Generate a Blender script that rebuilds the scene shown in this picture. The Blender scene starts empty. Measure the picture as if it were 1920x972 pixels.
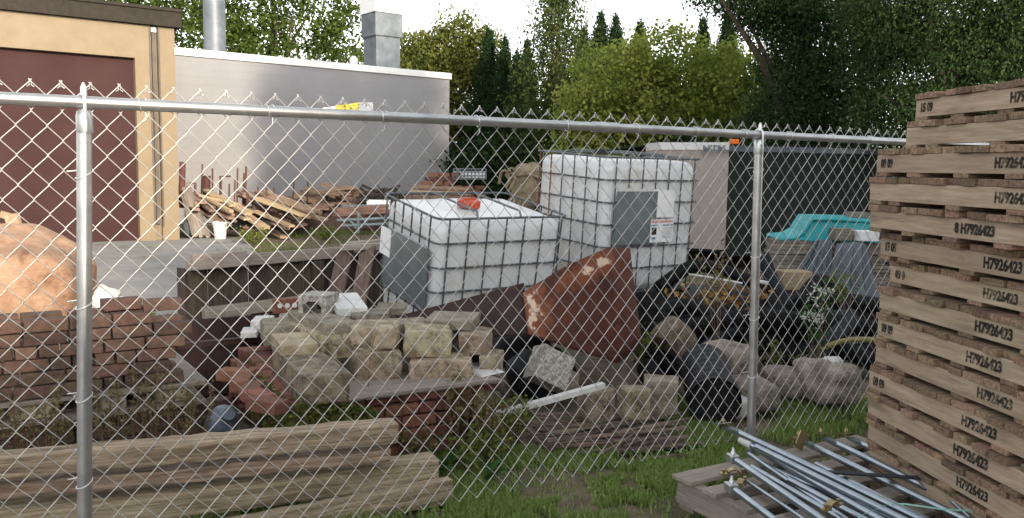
import bpy, bmesh, math, random
import numpy as np
from mathutils import Vector, Matrix, noise
R = math.radians
random.seed(7); rng = np.random.default_rng(7)
scene = bpy.context.scene
# ------------------------------------------------------------ camera
F, PX, PY = 1600.0, 960.0, 486.0
CAM = Vector((0, 0, 1.60)); pitch = math.atan(170/1600); roll = 0.015
fwd = Vector((0, math.cos(pitch), -math.sin(pitch)))
up0 = Vector((0, math.sin(pitch), math.cos(pitch))); X0 = Vector((1, 0, 0))
rt = X0*math.cos(roll) + up0*math.sin(roll); upv = up0*math.cos(roll) - X0*math.sin(roll)
cd = bpy.data.cameras.new("camera"); cam = bpy.data.objects.new("camera", cd); scene.collection.objects.link(cam)
M = Matrix((rt, upv, -fwd)).transposed().to_4x4(); M.translation = CAM
cam.matrix_world = M; cd.lens = 30; cd.sensor_width = 36; cd.clip_start = .05; cd.clip_end = 600
scene.camera = cam
# ------------------------------------------------------------ world, sun, exposure
SUN_EL = R(14); SUN_AZ = math.atan2(.468, -.884)
w = bpy.data.worlds.new("World"); scene.world = w; w.use_nodes = True
wn = w.node_tree; bg = wn.nodes['Background']
sky = wn.nodes.new('ShaderNodeTexSky'); sky.sky_type = 'NISHITA'; sky.sun_disc = False
sky.sun_elevation = SUN_EL; sky.sun_rotation = SUN_AZ; sky.dust_density = 1.2; sky.ozone_density = .8; sky.air_density = 1.0
hs = wn.nodes.new('ShaderNodeHueSaturation'); hs.inputs['Saturation'].default_value = .13
wn.links.new(sky.outputs[0], hs.inputs['Color']); wn.links.new(hs.outputs[0], bg.inputs[0]); bg.inputs[1].default_value = .15
sl = bpy.data.lights.new("sun", 'SUN'); sl.energy = 2.0; sl.angle = R(1.5); sl.color = (1, .84, .66)
so = bpy.data.objects.new("sun", sl); scene.collection.objects.link(so)
sdir = Vector((.468*math.cos(SUN_EL), -.884*math.cos(SUN_EL), math.sin(SUN_EL)))
so.rotation_euler = sdir.to_track_quat('Z', 'Y').to_euler(); so.location = sdir*30
scene.render.engine = 'CYCLES'
scene.view_settings.view_transform = 'Standard'; scene.view_settings.look = 'None'
scene.view_settings.exposure = 1.75; scene.view_settings.gamma = 1

# ------------------------------------------------------------ helpers
def ray(px, py): return fwd + rt*((px-PX)/F) - upv*((py-PY)/F)
def P(px, py, D):
    d = ray(px, py); return CAM + d*(D/d.y)
def GZ(px, py, z=0):
    d = ray(px, py); return CAM + d*((z-CAM.z)/d.z)
COL = scene.collection
def link(o, parent=None):
    COL.objects.link(o)
    if parent is not None: o.parent = parent
    return o
def tag(o, label=None, cat=None, group=None, kind=None):
    if label: o['label'] = label
    if cat: o['category'] = cat
    if group: o['group'] = group
    if kind: o['kind'] = kind
    return o
def empty(name, loc=(0, 0, 0), rz=0, label=None, cat=None, group=None, rot=None):
    o = bpy.data.objects.new(name, None); o.empty_display_size = .1
    o.location = loc; o.rotation_euler = rot if rot else (0, 0, rz)
    link(o); return tag(o, label, cat, group)
def copy_tree(o, parent=None):
    c = o.copy(); link(c, parent)
    for ch in list(o.children): copy_tree(ch, c)
    return c
class MB:
    def __init__(s): s.v = []; s.f = []; s.mi = []; s.sm = []
    def add(s, vs, fs, mi=0, smooth=False):
        n = len(s.v); s.v += [tuple(v) for v in vs]
        for f in fs: s.f.append([n+i for i in f]); s.mi.append(mi); s.sm.append(smooth)
    def box(s, c, sz, rot=None, mi=0, jit=0):
        c = Vector(c); hx, hy, hz = [a/2 for a in sz]; vs = []
        for x in (-hx, hx):
            for y in (-hy, hy):
                for z in (-hz, hz):
                    v = Vector((x, y, z))
                    if jit: v += Vector((random.uniform(-jit, jit), random.uniform(-jit, jit), random.uniform(-jit, jit)))
                    if rot is not None: v = rot @ v
                    vs.append(c+v)
        s.add(vs, [(0,1,3,2),(4,6,7,5),(0,4,5,1),(2,3,7,6),(0,2,6,4),(1,5,7,3)], mi)
    def tube(s, pts, r, n=8, cap=True, mi=0, smooth=True):
        pts = [Vector(p) for p in pts]; m = len(pts)
        rs = r if isinstance(r, (list, tuple)) else [r]*m
        t0 = (pts[1]-pts[0]).normalized(); a = t0.orthogonal().normalized(); vs = []
        for i in range(m):
            t = (pts[min(i+1, m-1)]-pts[max(i-1, 0)])
            t = t.normalized() if t.length > 1e-9 else t0
            a = (a - t*a.dot(t)).normalized(); b = t.cross(a)
            for k in range(n):
                an = 2*math.pi*k/n; vs.append(pts[i] + (a*math.cos(an)+b*math.sin(an))*rs[i])
        fs = [(i*n+k, i*n+(k+1) % n, (i+1)*n+(k+1) % n, (i+1)*n+k) for i in range(m-1) for k in range(n)]
        s.add(vs, fs, mi, smooth)
        if cap:
            s.add(vs[:n], [tuple(range(n-1, -1, -1))], mi); s.add(vs[-n:], [tuple(range(n))], mi)
    def lathe(s, prof, n=24, c=(0, 0, 0), mi=0, smooth=True, cap=True):
        vs = []; c = Vector(c)
        for r, z in prof:
            for k in range(n):
                an = 2*math.pi*k/n; vs.append(c+Vector((r*math.cos(an), r*math.sin(an), z)))
        m = len(prof)
        s.add(vs, [(i*n+k, i*n+(k+1) % n, (i+1)*n+(k+1) % n, (i+1)*n+k) for i in range(m-1) for k in range(n)], mi, smooth)
        if cap:
            s.add(vs[:n], [tuple(range(n-1, -1, -1))], mi); s.add(vs[-n:], [tuple(range(n))], mi)
    def prism(s, poly, off, mi=0):
        a = [Vector(p) for p in poly]; off = Vector(off); n = len(a); b = [p+off for p in a]
        s.add(a+b, [tuple(range(n-1, -1, -1)), tuple(range(n, 2*n))]+[(i, (i+1) % n, n+(i+1) % n, n+i) for i in range(n)], mi)
    def build(s, name, mats, parent=None, loc=None, rot=None, bevel=0):
        me = bpy.data.meshes.new(name); me.from_pydata(s.v, [], s.f)
        for m in (mats if isinstance(mats, (list, tuple)) else [mats]): me.materials.append(m)
        me.polygons.foreach_set('material_index', s.mi); me.polygons.foreach_set('use_smooth', s.sm)
        bm = bmesh.new(); bm.from_mesh(me); bmesh.ops.recalc_face_normals(bm, faces=bm.faces); bm.to_mesh(me); bm.free()
        me.update(); o = bpy.data.objects.new(name, me); link(o, parent)
        if loc is not None: o.location = loc
        if rot is not None: o.rotation_euler = rot
        if bevel:
            b = o.modifiers.new('bevel', 'BEVEL'); b.width = bevel; b.segments = 2; b.limit_method = 'ANGLE'
        return o
def rotz(a): return Matrix.Rotation(a, 3, 'Z')
def euler_from(xdir, up=(0, 0, 1)):
    x = Vector(xdir).normalized(); u = Vector(up); y = u.cross(x).normalized(); z = x.cross(y)
    return Matrix((x, y, z)).transposed().to_euler()

# ------------------------------------------------------------ materials
def nt(name):
    m = bpy.data.materials.new(name); m.use_nodes = True; n = m.node_tree
    return m, n, n.nodes['Principled BSDF']
def N(n, typ, **kw):
    x = n.nodes.new(typ)
    for k, v in kw.items():
        if k in x.inputs: x.inputs[k].default_value = v
        else: setattr(x, k, v)
    return x
def c4(c): return (c[0], c[1], c[2], 1)
def mat(name, ca, cb=None, scale=6, rough=.8, bump=.3, bscale=30, metal=0, stretch=(1, 1, 1), rand=0, cc=None, cscale=2, cth=(.55, .65), coord='Object', detail=6, spec=.5, bdist=.01, ramp=(.35, .65)):
    """two noise-mixed colours, optional third patch colour, per-object brightness spread, bump"""
    m, n, b = nt(name); cb = cb or ca
    tc = N(n, 'ShaderNodeTexCoord'); mp = N(n, 'ShaderNodeMapping'); mp.inputs['Scale'].default_value = stretch
    n.links.new(tc.outputs[coord], mp.inputs[0])
    src = mp.outputs[0]
    oi = N(n, 'ShaderNodeObjectInfo')
    if rand:
        va = N(n, 'ShaderNodeVectorMath', operation='ADD'); ml = N(n, 'ShaderNodeMath', operation='MULTIPLY'); ml.inputs[1].default_value = 37
        n.links.new(oi.outputs['Random'], ml.inputs[0]); n.links.new(src, va.inputs[0]); n.links.new(ml.outputs[0], va.inputs[1]); src = va.outputs[0]
    nz = N(n, 'ShaderNodeTexNoise', Scale=scale, Detail=detail, Roughness=.65); n.links.new(src, nz.inputs['Vector'])
    cr = N(n, 'ShaderNodeValToRGB'); cr.color_ramp.elements[0].color = c4(ca); cr.color_ramp.elements[1].color = c4(cb)
    cr.color_ramp.elements[0].position = ramp[0]; cr.color_ramp.elements[1].position = ramp[1]
    n.links.new(nz.outputs[0], cr.inputs[0]); col = cr.outputs[0]
    if cc:
        n2 = N(n, 'ShaderNodeTexNoise', Scale=cscale, Detail=8, Roughness=.7); n.links.new(src, n2.inputs['Vector'])
        r2 = N(n, 'ShaderNodeValToRGB'); r2.color_ramp.elements[0].position = cth[0]; r2.color_ramp.elements[1].position = cth[1]
        n.links.new(n2.outputs[0], r2.inputs[0]); mx = N(n, 'ShaderNodeMixRGB'); mx.inputs[2].default_value = c4(cc)
        n.links.new(r2.outputs[0], mx.inputs[0]); n.links.new(col, mx.inputs[1]); col = mx.outputs[0]
    if rand:
        h = N(n, 'ShaderNodeHueSaturation'); mr = N(n, 'ShaderNodeMapRange'); mr.inputs['To Min'].default_value = 1-rand; mr.inputs['To Max'].default_value = 1+rand
        n.links.new(oi.outputs['Random'], mr.inputs[0]); n.links.new(mr.outputs[0], h.inputs['Value'])
        m2 = N(n, 'ShaderNodeMath', operation='MULTIPLY'); m2.inputs[1].default_value = 7.31; m3 = N(n, 'ShaderNodeMath', operation='FRACT')
        n.links.new(oi.outputs['Random'], m2.inputs[0]); n.links.new(m2.outputs[0], m3.inputs[0])
        mr2 = N(n, 'ShaderNodeMapRange'); mr2.inputs['To Min'].default_value = .5-.02*(rand > .1); mr2.inputs['To Max'].default_value = .5+.015
        n.links.new(m3.outputs[0], mr2.inputs[0]); n.links.new(mr2.outputs[0], h.inputs['Hue'])
        n.links.new(col, h.inputs['Color']); col = h.outputs[0]
    n.links.new(col, b.inputs['Base Color'])
    b.inputs['Roughness'].default_value = rough; b.inputs['Metallic'].default_value = metal; b.inputs['Specular IOR Level'].default_value = spec
    if bump:
        n3 = N(n, 'ShaderNodeTexNoise', Scale=bscale, Detail=5, Roughness=.6); n.links.new(src, n3.inputs['Vector'])
        bp = N(n, 'ShaderNodeBump', Strength=bump, Distance=bdist); n.links.new(n3.outputs[0], bp.inputs['Height']); n.links.new(bp.outputs[0], b.inputs['Normal'])
    return m
MT = {}
MT['galv'] = mat('galvanised_steel', (.42,.43,.44), (.56,.57,.58), 12, .36, .03, 25, metal=.85, detail=3)
MT['tube'] = mat('bluish_zinc_tube', (.25,.30,.35), (.36,.41,.46), 9, .30, .02, 25, metal=.9)
MT['wire'] = mat('galvanised_wire', (.42,.42,.42), (.66,.65,.63), 6, .46, 0, metal=.75, detail=3)
MT['tie'] = mat('aluminium_tie', (.6,.6,.6), (.72,.72,.72), 20, .4, 0, metal=.7)
MT['tan'] = mat('tan_stucco', (.185,.143,.09), (.215,.167,.107), 3, .9, .12, 8)
MT['fascia'] = mat('brown_fascia', (.026,.022,.018), (.036,.031,.025), 8, .8, 0, spec=.1)
MT['white_trim'] = mat('white_coping', (.55,.55,.54), (.6,.6,.59), 8, .5, 0)
MT['down'] = mat('brown_downspout', (.05,.042,.035), (.09,.07,.05), 5, .6, 0)
MT['duct'] = mat('duct_sheet_metal', (.085,.098,.112), (.15,.168,.185), 2.5, .5, .05, 20, metal=.2)
MT['hood'] = mat('bright_hood_metal', (.72,.73,.74), (.8,.8,.8), 5, .4, 0, metal=.3)
MT['drive'] = mat('driveway_concrete', (.20,.20,.19), (.27,.265,.25), 1.4, .9, .3, 40, cc=(.17,.145,.11), cscale=.9, cth=(.58,.66))
MT['boulder'] = mat('pink_granite', (.27,.15,.09), (.40,.27,.18), 8, .85, .7, 35, cc=(.20,.105,.06), cscale=4, cth=(.55,.63), bdist=.014, ramp=(.36,.64))
MT['stone'] = mat('rough_limestone', (.14,.106,.066), (.34,.285,.20), 14, .92, 1.0, 45, rand=.30, cc=(.085,.06,.038), cscale=6, cth=(.55,.64), bdist=.012, ramp=(.38,.62))
MT['conc'] = mat('grey_concrete_block', (.165,.143,.105), (.28,.245,.185), 12, .92, .7, 50, rand=.24, cc=(.10,.082,.06), cscale=5, cth=(.56,.66), bdist=.018, ramp=(.38,.62))
MT['sunst'] = mat('yellow_lit_stone', (.24,.19,.115), (.40,.34,.23), 9, .92, .6, 30, cc=(.16,.12,.07), cscale=5, cth=(.58,.68))  # stone with yellow light painted into its colour
MT['aggr'] = mat('exposed_aggregate', (.17,.155,.13), (.44,.42,.38), 45, .9, .9, 60, detail=2)
MT['fieldst'] = mat('field_stone', (.12,.102,.08), (.33,.29,.235), 9, .9, 1.0, 22, rand=.15, cc=(.12,.10,.08), cscale=5, bdist=.02)
MT['palest'] = mat('pale_slab', (.48,.48,.47), (.60,.60,.59), 6, .8, .3, 30, cc=(.42,.38,.32), cscale=5, cth=(.6,.7))
MT['brick'] = mat('red_brown_brick', (.058,.036,.026), (.118,.070,.048), 22, .9, .6, 60, rand=.40, cc=(.20,.16,.13), cscale=9, cth=(.62,.75))
MT['brick2'] = mat('orange_red_brick', (.12,.045,.03), (.18,.075,.048), 22, .9, .6, 60, rand=.40, cc=(.18,.14,.11), cscale=9, cth=(.6,.75))
MT['timber'] = mat('weathered_timber', (.15,.108,.068), (.40,.32,.225), 5, .9, .9, 9, stretch=(.8,9,11), rand=.16, cc=(.115,.078,.048), cscale=1.5, cth=(.52,.66), bdist=.011, ramp=(.34,.66))
MT['pallet'] = mat('new_pallet_wood', (.29,.21,.15), (.42,.325,.245), 3, .85, .25, 10, stretch=(1.5,16,16), rand=.10, cc=(.19,.14,.105), cscale=1.6, cth=(.52,.7))
MT['endgrain'] = mat('deck_board_wood', (.105,.067,.042), (.29,.20,.13), 5, .9, .3, 20, stretch=(1.5,14,14), rand=.38, cc=(.14,.08,.045), cscale=3, cth=(.6,.75))
MT['greywood'] = mat('grey_weathered_boards', (.15,.125,.10), (.27,.235,.20), 4, .9, .5, 14, stretch=(1.2,16,16), rand=.2)
MT['palewood'] = mat('silver_weathered_wood', (.21,.18,.15), (.32,.275,.235), 4, .9, .4, 14, stretch=(1.2,16,16), rand=.12)
MT['darkwood'] = mat('dark_stained_wood', (.030,.023,.016), (.078,.058,.040), 4, .85, .5, 14, stretch=(14,14,1.2), rand=.3)
MT['redwood'] = mat('reddish_lumber', (.14,.08,.055), (.31,.205,.145), 4, .9, .3, 14, stretch=(1.2,14,14), rand=.3)
MT['honey'] = mat('honey_lumber', (.27,.185,.11), (.38,.28,.175), 4, .9, .2, 14, stretch=(1.2,14,14), rand=.2)
MT['firewood'] = mat('split_wood', (.16,.09,.055), (.36,.25,.17), 5, .9, .5, 14, stretch=(1.2,10,10), rand=.35)
MT['debris'] = mat('debris_boards', (.07,.048,.036), (.17,.12,.09), 4, .9, .5, 14, stretch=(1.2,16,16), rand=.3)
MT['black'] = mat('black_plastic', (.006,.0065,.008), (.013,.014,.017), 8, .6, 0, rand=.3, spec=.3)
MT['blackgrey'] = mat('grey_black_plastic', (.016,.020,.027), (.028,.034,.043), 6, .6, 0, spec=.35)
MT['cage'] = mat('cage_steel', (.075,.087,.095), (.13,.145,.155), 12, .5, 0, metal=.5)
MT['cagerust'] = mat('rusty_cage_steel', (.12,.04,.02), (.20,.075,.035), 20, .85, .2, 80)
MT['redcap'] = mat('red_plastic_cap', (.42,.055,.020), (.50,.075,.03), 10, .5, 0)
MT['plate'] = mat('label_plate_steel', (.13,.16,.165), (.20,.235,.24), 3, .45, .02, 10, metal=.5)
MT['paper'] = mat('white_paper', (.66,.66,.68), (.74,.74,.75), 20, .8, 0)
MT['pink'] = mat('pink_print', (.6,.25,.28)); MT['blueink'] = mat('blue_print', (.10,.20,.32)); MT['ink'] = mat('black_ink', (.02,.018,.016), (.035,.03,.027), 40, .9, 0)
MT['turq'] = mat('turquoise_plastic', (.0,.27,.30), (.01,.37,.40), 3, .55, .05, 5, cc=(.06,.24,.25), cscale=6, cth=(.5,.68))
MT['tarp'] = mat('blue_grey_tarp', (.045,.06,.075), (.085,.105,.125), 3, .55, .5, 7, bdist=.03)
MT['trailer_tan'] = mat('trailer_tan_panel', (.27,.235,.21), (.31,.27,.245), 2, .6, 0)
MT['trailer_green'] = mat('trailer_dark_green', (.006,.010,.009), (.012,.017,.016), 3, .7, 0, spec=.2)
MT['amber'] = mat('amber_lens', (.7,.14,.01), rough=.3, bump=0)
MT['yellow'] = mat('yellow_vinyl', (.75,.62,.02), (.82,.72,.10), 20, .5, 0)
MT['strap'] = mat('mint_strap', (.22,.50,.42), (.30,.60,.50), 10, .5, 0)
MT['bucket'] = mat('dirty_white_bucket', (.55,.52,.47), (.68,.66,.62), 6, .6, .05, 20, cc=(.30,.25,.18), cscale=4)
MT['redbin'] = mat('dull_red_steel', (.016,.006,.005), (.036,.011,.009), 5, .75, .2, 20)
MT['rustbar'] = mat('rusty_bar', (.055,.028,.02), (.12,.055,.036), 20, .9, .3, 60, rand=.2)
MT['bark'] = mat('bark', (.045,.034,.024), (.10,.08,.06), 6, .95, .8, 12, stretch=(4,4,1), bdist=.03)
MT['burlap'] = mat('burlap_canvas', (.12,.09,.05), (.26,.21,.14), 7, .95, .8, 12, bdist=.03)
MT['brass'] = mat('yellow_zinc', (.30,.23,.11), (.42,.34,.18), 20, .35, 0, metal=.8)
MT['purple'] = mat('faded_purple_board', (.24,.20,.22), (.32,.27,.29), 4, .85, .2, 14)
MT['bluejug'] = mat('pale_blue_plastic', (.12,.16,.22), (.17,.21,.27), 5, .45, 0)
MT['cardb'] = mat('cardboard_brown', (.27,.20,.12), (.33,.25,.16), 5, .9, 0)
MT['hose'] = mat('yellow_striped_hose', (.20,.18,.05), (.33,.29,.10), 30, .5, 0)
MT['litter'] = mat('dead_leaf', (.20,.09,.03), (.42,.26,.08), 9, .9, 0, rand=.2)

def mat_rust():
    m = mat('rusted_sheet_steel', (.038,.009,.005), (.115,.026,.011), 5, .8, .35, 40, cc=(.055,.02,.014), cscale=1.8, cth=(.5,.68))
    n = m.node_tree; b = n.nodes['Principled BSDF']; src = b.inputs['Base Color'].links[0].from_socket
    tc = N(n, 'ShaderNodeTexCoord'); nz = N(n, 'ShaderNodeTexNoise', Scale=9, Detail=8, Roughness=.68); n.links.new(tc.outputs['Object'], nz.inputs[0])
    at = N(n, 'ShaderNodeAttribute'); at.attribute_name = 'flake'
    ad = N(n, 'ShaderNodeMath', operation='MULTIPLY'); n.links.new(nz.outputs[0], ad.inputs[0]); n.links.new(at.outputs['Fac'], ad.inputs[1])
    for (t0, t1, c) in ((.29, .40, (.17,.05,.02)), (.50, .54, (.60,.44,.33))):
        r = N(n, 'ShaderNodeValToRGB'); r.color_ramp.elements[0].position = t0; r.color_ramp.elements[1].position = t1
        n.links.new(ad.outputs[0], r.inputs[0]); mx = N(n, 'ShaderNodeMixRGB'); mx.inputs[2].default_value = c4(c)
        n.links.new(r.outputs[0], mx.inputs[0]); n.links.new(src, mx.inputs[1]); src = mx.outputs[0]
    n.links.new(src, b.inputs['Base Color']); return m
MT['rust'] = mat_rust()
def mat_block_wall():
    m, n, b = nt('white_block_wall'); tc = N(n, 'ShaderNodeTexCoord')
    br = N(n, 'ShaderNodeTexBrick', Scale=1.0); br.inputs['Brick Width'].default_value = .41; br.inputs['Row Height'].default_value = .205
    br.inputs['Mortar Size'].default_value = .006; br.inputs['Mortar Smooth'].default_value = .3
    br.inputs['Color1'].default_value = (.235,.232,.236,1); br.inputs['Color2'].default_value = (.242,.239,.243,1); br.inputs['Mortar'].default_value = (.22,.217,.221,1)
    mp = N(n, 'ShaderNodeMapping'); mp.inputs['Rotation'].default_value = (R(90), 0, 0)
    n.links.new(tc.outputs['Object'], mp.inputs[0]); n.links.new(mp.outputs[0], br.inputs[0])
    nz = N(n, 'ShaderNodeTexNoise', Scale=.8, Detail=6); n.links.new(tc.outputs['Object'], nz.inputs[0])
    mx = N(n, 'ShaderNodeMixRGB', blend_type='MULTIPLY'); mx.inputs[0].default_value = .25; n.links.new(br.outputs[0], mx.inputs[1]); n.links.new(nz.outputs[0], mx.inputs[2])
    n.links.new(mx.outputs[0], b.inputs['Base Color']); b.inputs['Roughness'].default_value = .85
    bp = N(n, 'ShaderNodeBump', Strength=.4, Distance=.01, invert=True); n.links.new(br.outputs['Fac'], bp.inputs['Height']); n.links.new(bp.outputs[0], b.inputs['Normal'])
    return m
MT['block'] = mat_block_wall()
def mat_door():
    m = mat('brown_steel_door', (.040,.019,.018), (.050,.025,.0235), 1.2, .75, 0, spec=.1)
    return m
MT['door'] = mat_door()
def mat_hdpe():
    m, n, b = nt('white_translucent_plastic'); tc = N(n, 'ShaderNodeTexCoord')
    nz = N(n, 'ShaderNodeTexNoise', Scale=3, Detail=5); n.links.new(tc.outputs['Object'], nz.inputs[0])
    cr = N(n, 'ShaderNodeValToRGB'); cr.color_ramp.elements[0].color = (.56,.57,.575,1); cr.color_ramp.elements[1].color = (.68,.69,.70,1)
    n.links.new(nz.outputs[0], cr.inputs[0])
    n2 = N(n, 'ShaderNodeTexNoise', Scale=1.7, Detail=9, Roughness=.75); n.links.new(tc.outputs['Object'], n2.inputs[0]); r2 = N(n, 'ShaderNodeValToRGB'); r2.color_ramp.elements[0].position = .52; r2.color_ramp.elements[1].position = .72; n.links.new(n2.outputs[0], r2.inputs[0])
    mx = N(n, 'ShaderNodeMixRGB'); mx.inputs[2].default_value = (.47,.44,.36,1); n.links.new(r2.outputs[0], mx.inputs[0]); n.links.new(cr.outputs[0], mx.inputs[1]); n.links.new(mx.outputs[0], b.inputs['Base Color'])
    b.inputs['Roughness'].default_value = .35; b.inputs['Subsurface Weight'].default_value = .15; b.inputs['Subsurface Radius'].default_value = (.05,.05,.05)
    return m
MT['hdpe'] = mat_hdpe()
def mat_ground():
    m, n, b = nt('yard_soil'); tc = N(n, 'ShaderNodeTexCoord')
    def nz(s, d=8):
        x = N(n, 'ShaderNodeTexNoise', Scale=s, Detail=d, Roughness=.65); n.links.new(tc.outputs['Object'], x.inputs[0]); return x
    a = nz(7); cr = N(n, 'ShaderNodeValToRGB'); cr.color_ramp.elements[0].color = (.085,.062,.044,1); cr.color_ramp.elements[1].color = (.22,.168,.12,1)
    cr.color_ramp.elements[0].position = .35; cr.color_ramp.elements[1].position = .68; n.links.new(a.outputs[0], cr.inputs[0])
    g = nz(1.1); gr = N(n, 'ShaderNodeValToRGB'); gr.color_ramp.elements[0].position = .48; gr.color_ramp.elements[1].position = .62; n.links.new(g.outputs[0], gr.inputs[0])
    mx = N(n, 'ShaderNodeMixRGB'); mx.inputs[2].default_value = (.075,.085,.035,1); n.links.new(gr.outputs[0], mx.inputs[0]); n.links.new(cr.outputs[0], mx.inputs[1])
    n.links.new(mx.outputs[0], b.inputs['Base Color']); b.inputs['Roughness'].default_value = .95
    h = nz(30); bp = N(n, 'ShaderNodeBump', Strength=.8, Distance=.03); n.links.new(h.outputs[0], bp.inputs['Height']); n.links.new(bp.outputs[0], b.inputs['Normal'])
    return m
MT['ground'] = mat_ground()
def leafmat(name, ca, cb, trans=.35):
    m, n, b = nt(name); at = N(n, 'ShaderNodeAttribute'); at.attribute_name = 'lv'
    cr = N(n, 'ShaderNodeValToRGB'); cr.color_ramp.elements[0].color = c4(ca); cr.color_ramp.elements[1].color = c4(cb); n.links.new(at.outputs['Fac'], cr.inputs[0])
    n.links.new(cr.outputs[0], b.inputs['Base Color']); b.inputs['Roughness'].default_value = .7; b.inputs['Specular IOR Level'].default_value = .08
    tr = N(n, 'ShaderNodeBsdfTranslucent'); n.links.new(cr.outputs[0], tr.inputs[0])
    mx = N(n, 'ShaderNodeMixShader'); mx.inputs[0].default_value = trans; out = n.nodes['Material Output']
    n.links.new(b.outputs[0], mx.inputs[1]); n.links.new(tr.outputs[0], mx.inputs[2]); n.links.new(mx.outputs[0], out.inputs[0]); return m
L = {}
L['maple'] = leafmat('maple_leaf', (.026,.055,.009), (.095,.125,.024))
L['olive'] = leafmat('olive_conifer_leaf', (.034,.062,.012), (.13,.13,.03), .2)
L['arbor'] = leafmat('arborvitae_leaf', (.008,.020,.008), (.026,.050,.015), .1)
L['juniper'] = leafmat('juniper_leaf', (.025,.045,.012), (.085,.10,.03), .25)
L['yellow'] = leafmat('yellow_green_leaf', (.11,.17,.03), (.36,.38,.09), .45)
L['dark'] = leafmat('dark_spruce_leaf', (.018,.040,.014), (.060,.10,.034), .3)
L['grass'] = leafmat('grass_blade', (.13,.22,.05), (.33,.42,.14), .5)
L['weed'] = leafmat('weed_leaf', (.07,.11,.025), (.17,.19,.05), .3)
L['dry'] = leafmat('dry_weed_leaf', (.10,.085,.04), (.22,.18,.09), .3)
L['broad'] = leafmat('broad_leaf', (.02,.065,.016), (.045,.115,.028), .3)
L['flower'] = leafmat('white_petal', (.6,.62,.55), (.75,.76,.70), .3)
MT['stem'] = mat('reddish_stem', (.10,.055,.035), (.18,.12,.07), 10, .9, 0)

# ------------------------------------------------------------ foliage
def leaf_mesh(name, c, size, material, parent=None, aspect=.55, droop=0.0, lv=None, up=None):
    """c (n,3) centres; one folded diamond-shaped leaf each"""
    n = len(c); u = rng.normal(size=(n, 3)); u[:, 2] -= droop
    if up is not None: u = u*.5 + np.array([0, 0, up])
    u /= np.linalg.norm(u, axis=1)[:, None]
    w_ = rng.normal(size=(n, 3)); w_ = np.cross(u, w_); w_ /= np.linalg.norm(w_, axis=1)[:, None]
    s = (size*rng.uniform(.6, 1.3, n))[:, None]
    v = np.empty((n, 4, 3)); v[:, 0] = c-u*s*.5; v[:, 1] = c+w_*s*aspect*.5; v[:, 2] = c+u*s*.5; v[:, 3] = c-w_*s*aspect*.5
    me = bpy.data.meshes.new(name); me.vertices.add(4*n); me.vertices.foreach_set('co', v.reshape(-1))
    me.loops.add(4*n); me.loops.foreach_set('vertex_index', np.arange(4*n, dtype=np.int32))
    me.polygons.add(n); me.polygons.foreach_set('loop_start', np.arange(0, 4*n, 4, dtype=np.int32)); me.polygons.foreach_set('loop_total', np.full(n, 4, dtype=np.int32))
    me.update(calc_edges=True); me.materials.append(material)
    a = me.attributes.new('lv', 'FLOAT', 'FACE')
    if lv is None: lv = rng.uniform(0, 1, n)
    a.data.foreach_set('value', np.clip(lv, 0, 1).astype(np.float32))
    o = bpy.data.objects.new(name, me); return link(o, parent)
def clump_points(blobs, nclump, nleaf, cr, shell=.55):
    vol = np.array([b[3]*b[4]*b[5] for b in blobs])**.75; pr = vol/vol.sum(); pts = []; lv = []
    for i in rng.choice(len(blobs), nclump, p=pr):
        b = blobs[i]; d = rng.normal(size=3); d /= np.linalg.norm(d); r = rng.uniform(shell**3, 1)**(1/3)
        c = np.array(b[:3])+d*r*np.array(b[3:6]); k = rng.uniform(.6, 1.3)
        q = rng.normal(size=(nleaf, 3))*cr*k*np.array([1, 1, .7])*.6; pts.append(c+q); lv.append(np.clip(rng.normal(rng.uniform(.25, .75), .2, nleaf), 0, 1))
    return np.concatenate(pts), np.concatenate(lv)
def broad_tree(name, base, blobs, nclump, nleaf, leaf, m, label, cat='tree', cr=.45, trunk=.16, group=None, shell=.5, droop=0, limbs=7, aspect=.6):
    base = Vector(base); t = empty(name, base, 0, label, cat, group)
    rel = [(b[0]-base.x, b[1]-base.y, b[2]-base.z, b[3], b[4], b[5]) for b in blobs]
    pts, lv = clump_points(rel, nclump, nleaf, cr, shell)
    leaf_mesh('crown', pts, leaf, m, t, aspect, droop, lv)
    top = max(b[2] for b in rel); cx = sum(b[0] for b in rel)/len(rel); cy = sum(b[1] for b in rel)/len(rel)
    mb = MB(); mb.tube([(0, 0, -.1), (cx*.1, cy*.1, top*.3), (cx*.5, cy*.5, top*.6), (cx, cy, top*.95)], [trunk, trunk*.8, trunk*.6, trunk*.2], 9); mb.build('trunk', MT['bark'], t)
    for k in range(limbs):
        b = rel[k % len(rel)]; e = Vector(b[:3])+Vector([random.uniform(-.8, .8)*b[3+i] for i in range(3)])
        z0 = top*random.uniform(.2, .55); s = Vector((cx*.4, cy*.4, z0)); mid = (s+e)/2+Vector((0, 0, .1*(e-s).length))
        mb = MB(); mb.tube([s, mid, e], [trunk*.45, trunk*.28, trunk*.08], 6); mb.build('limb', MT['bark'], t)
    return t
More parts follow.
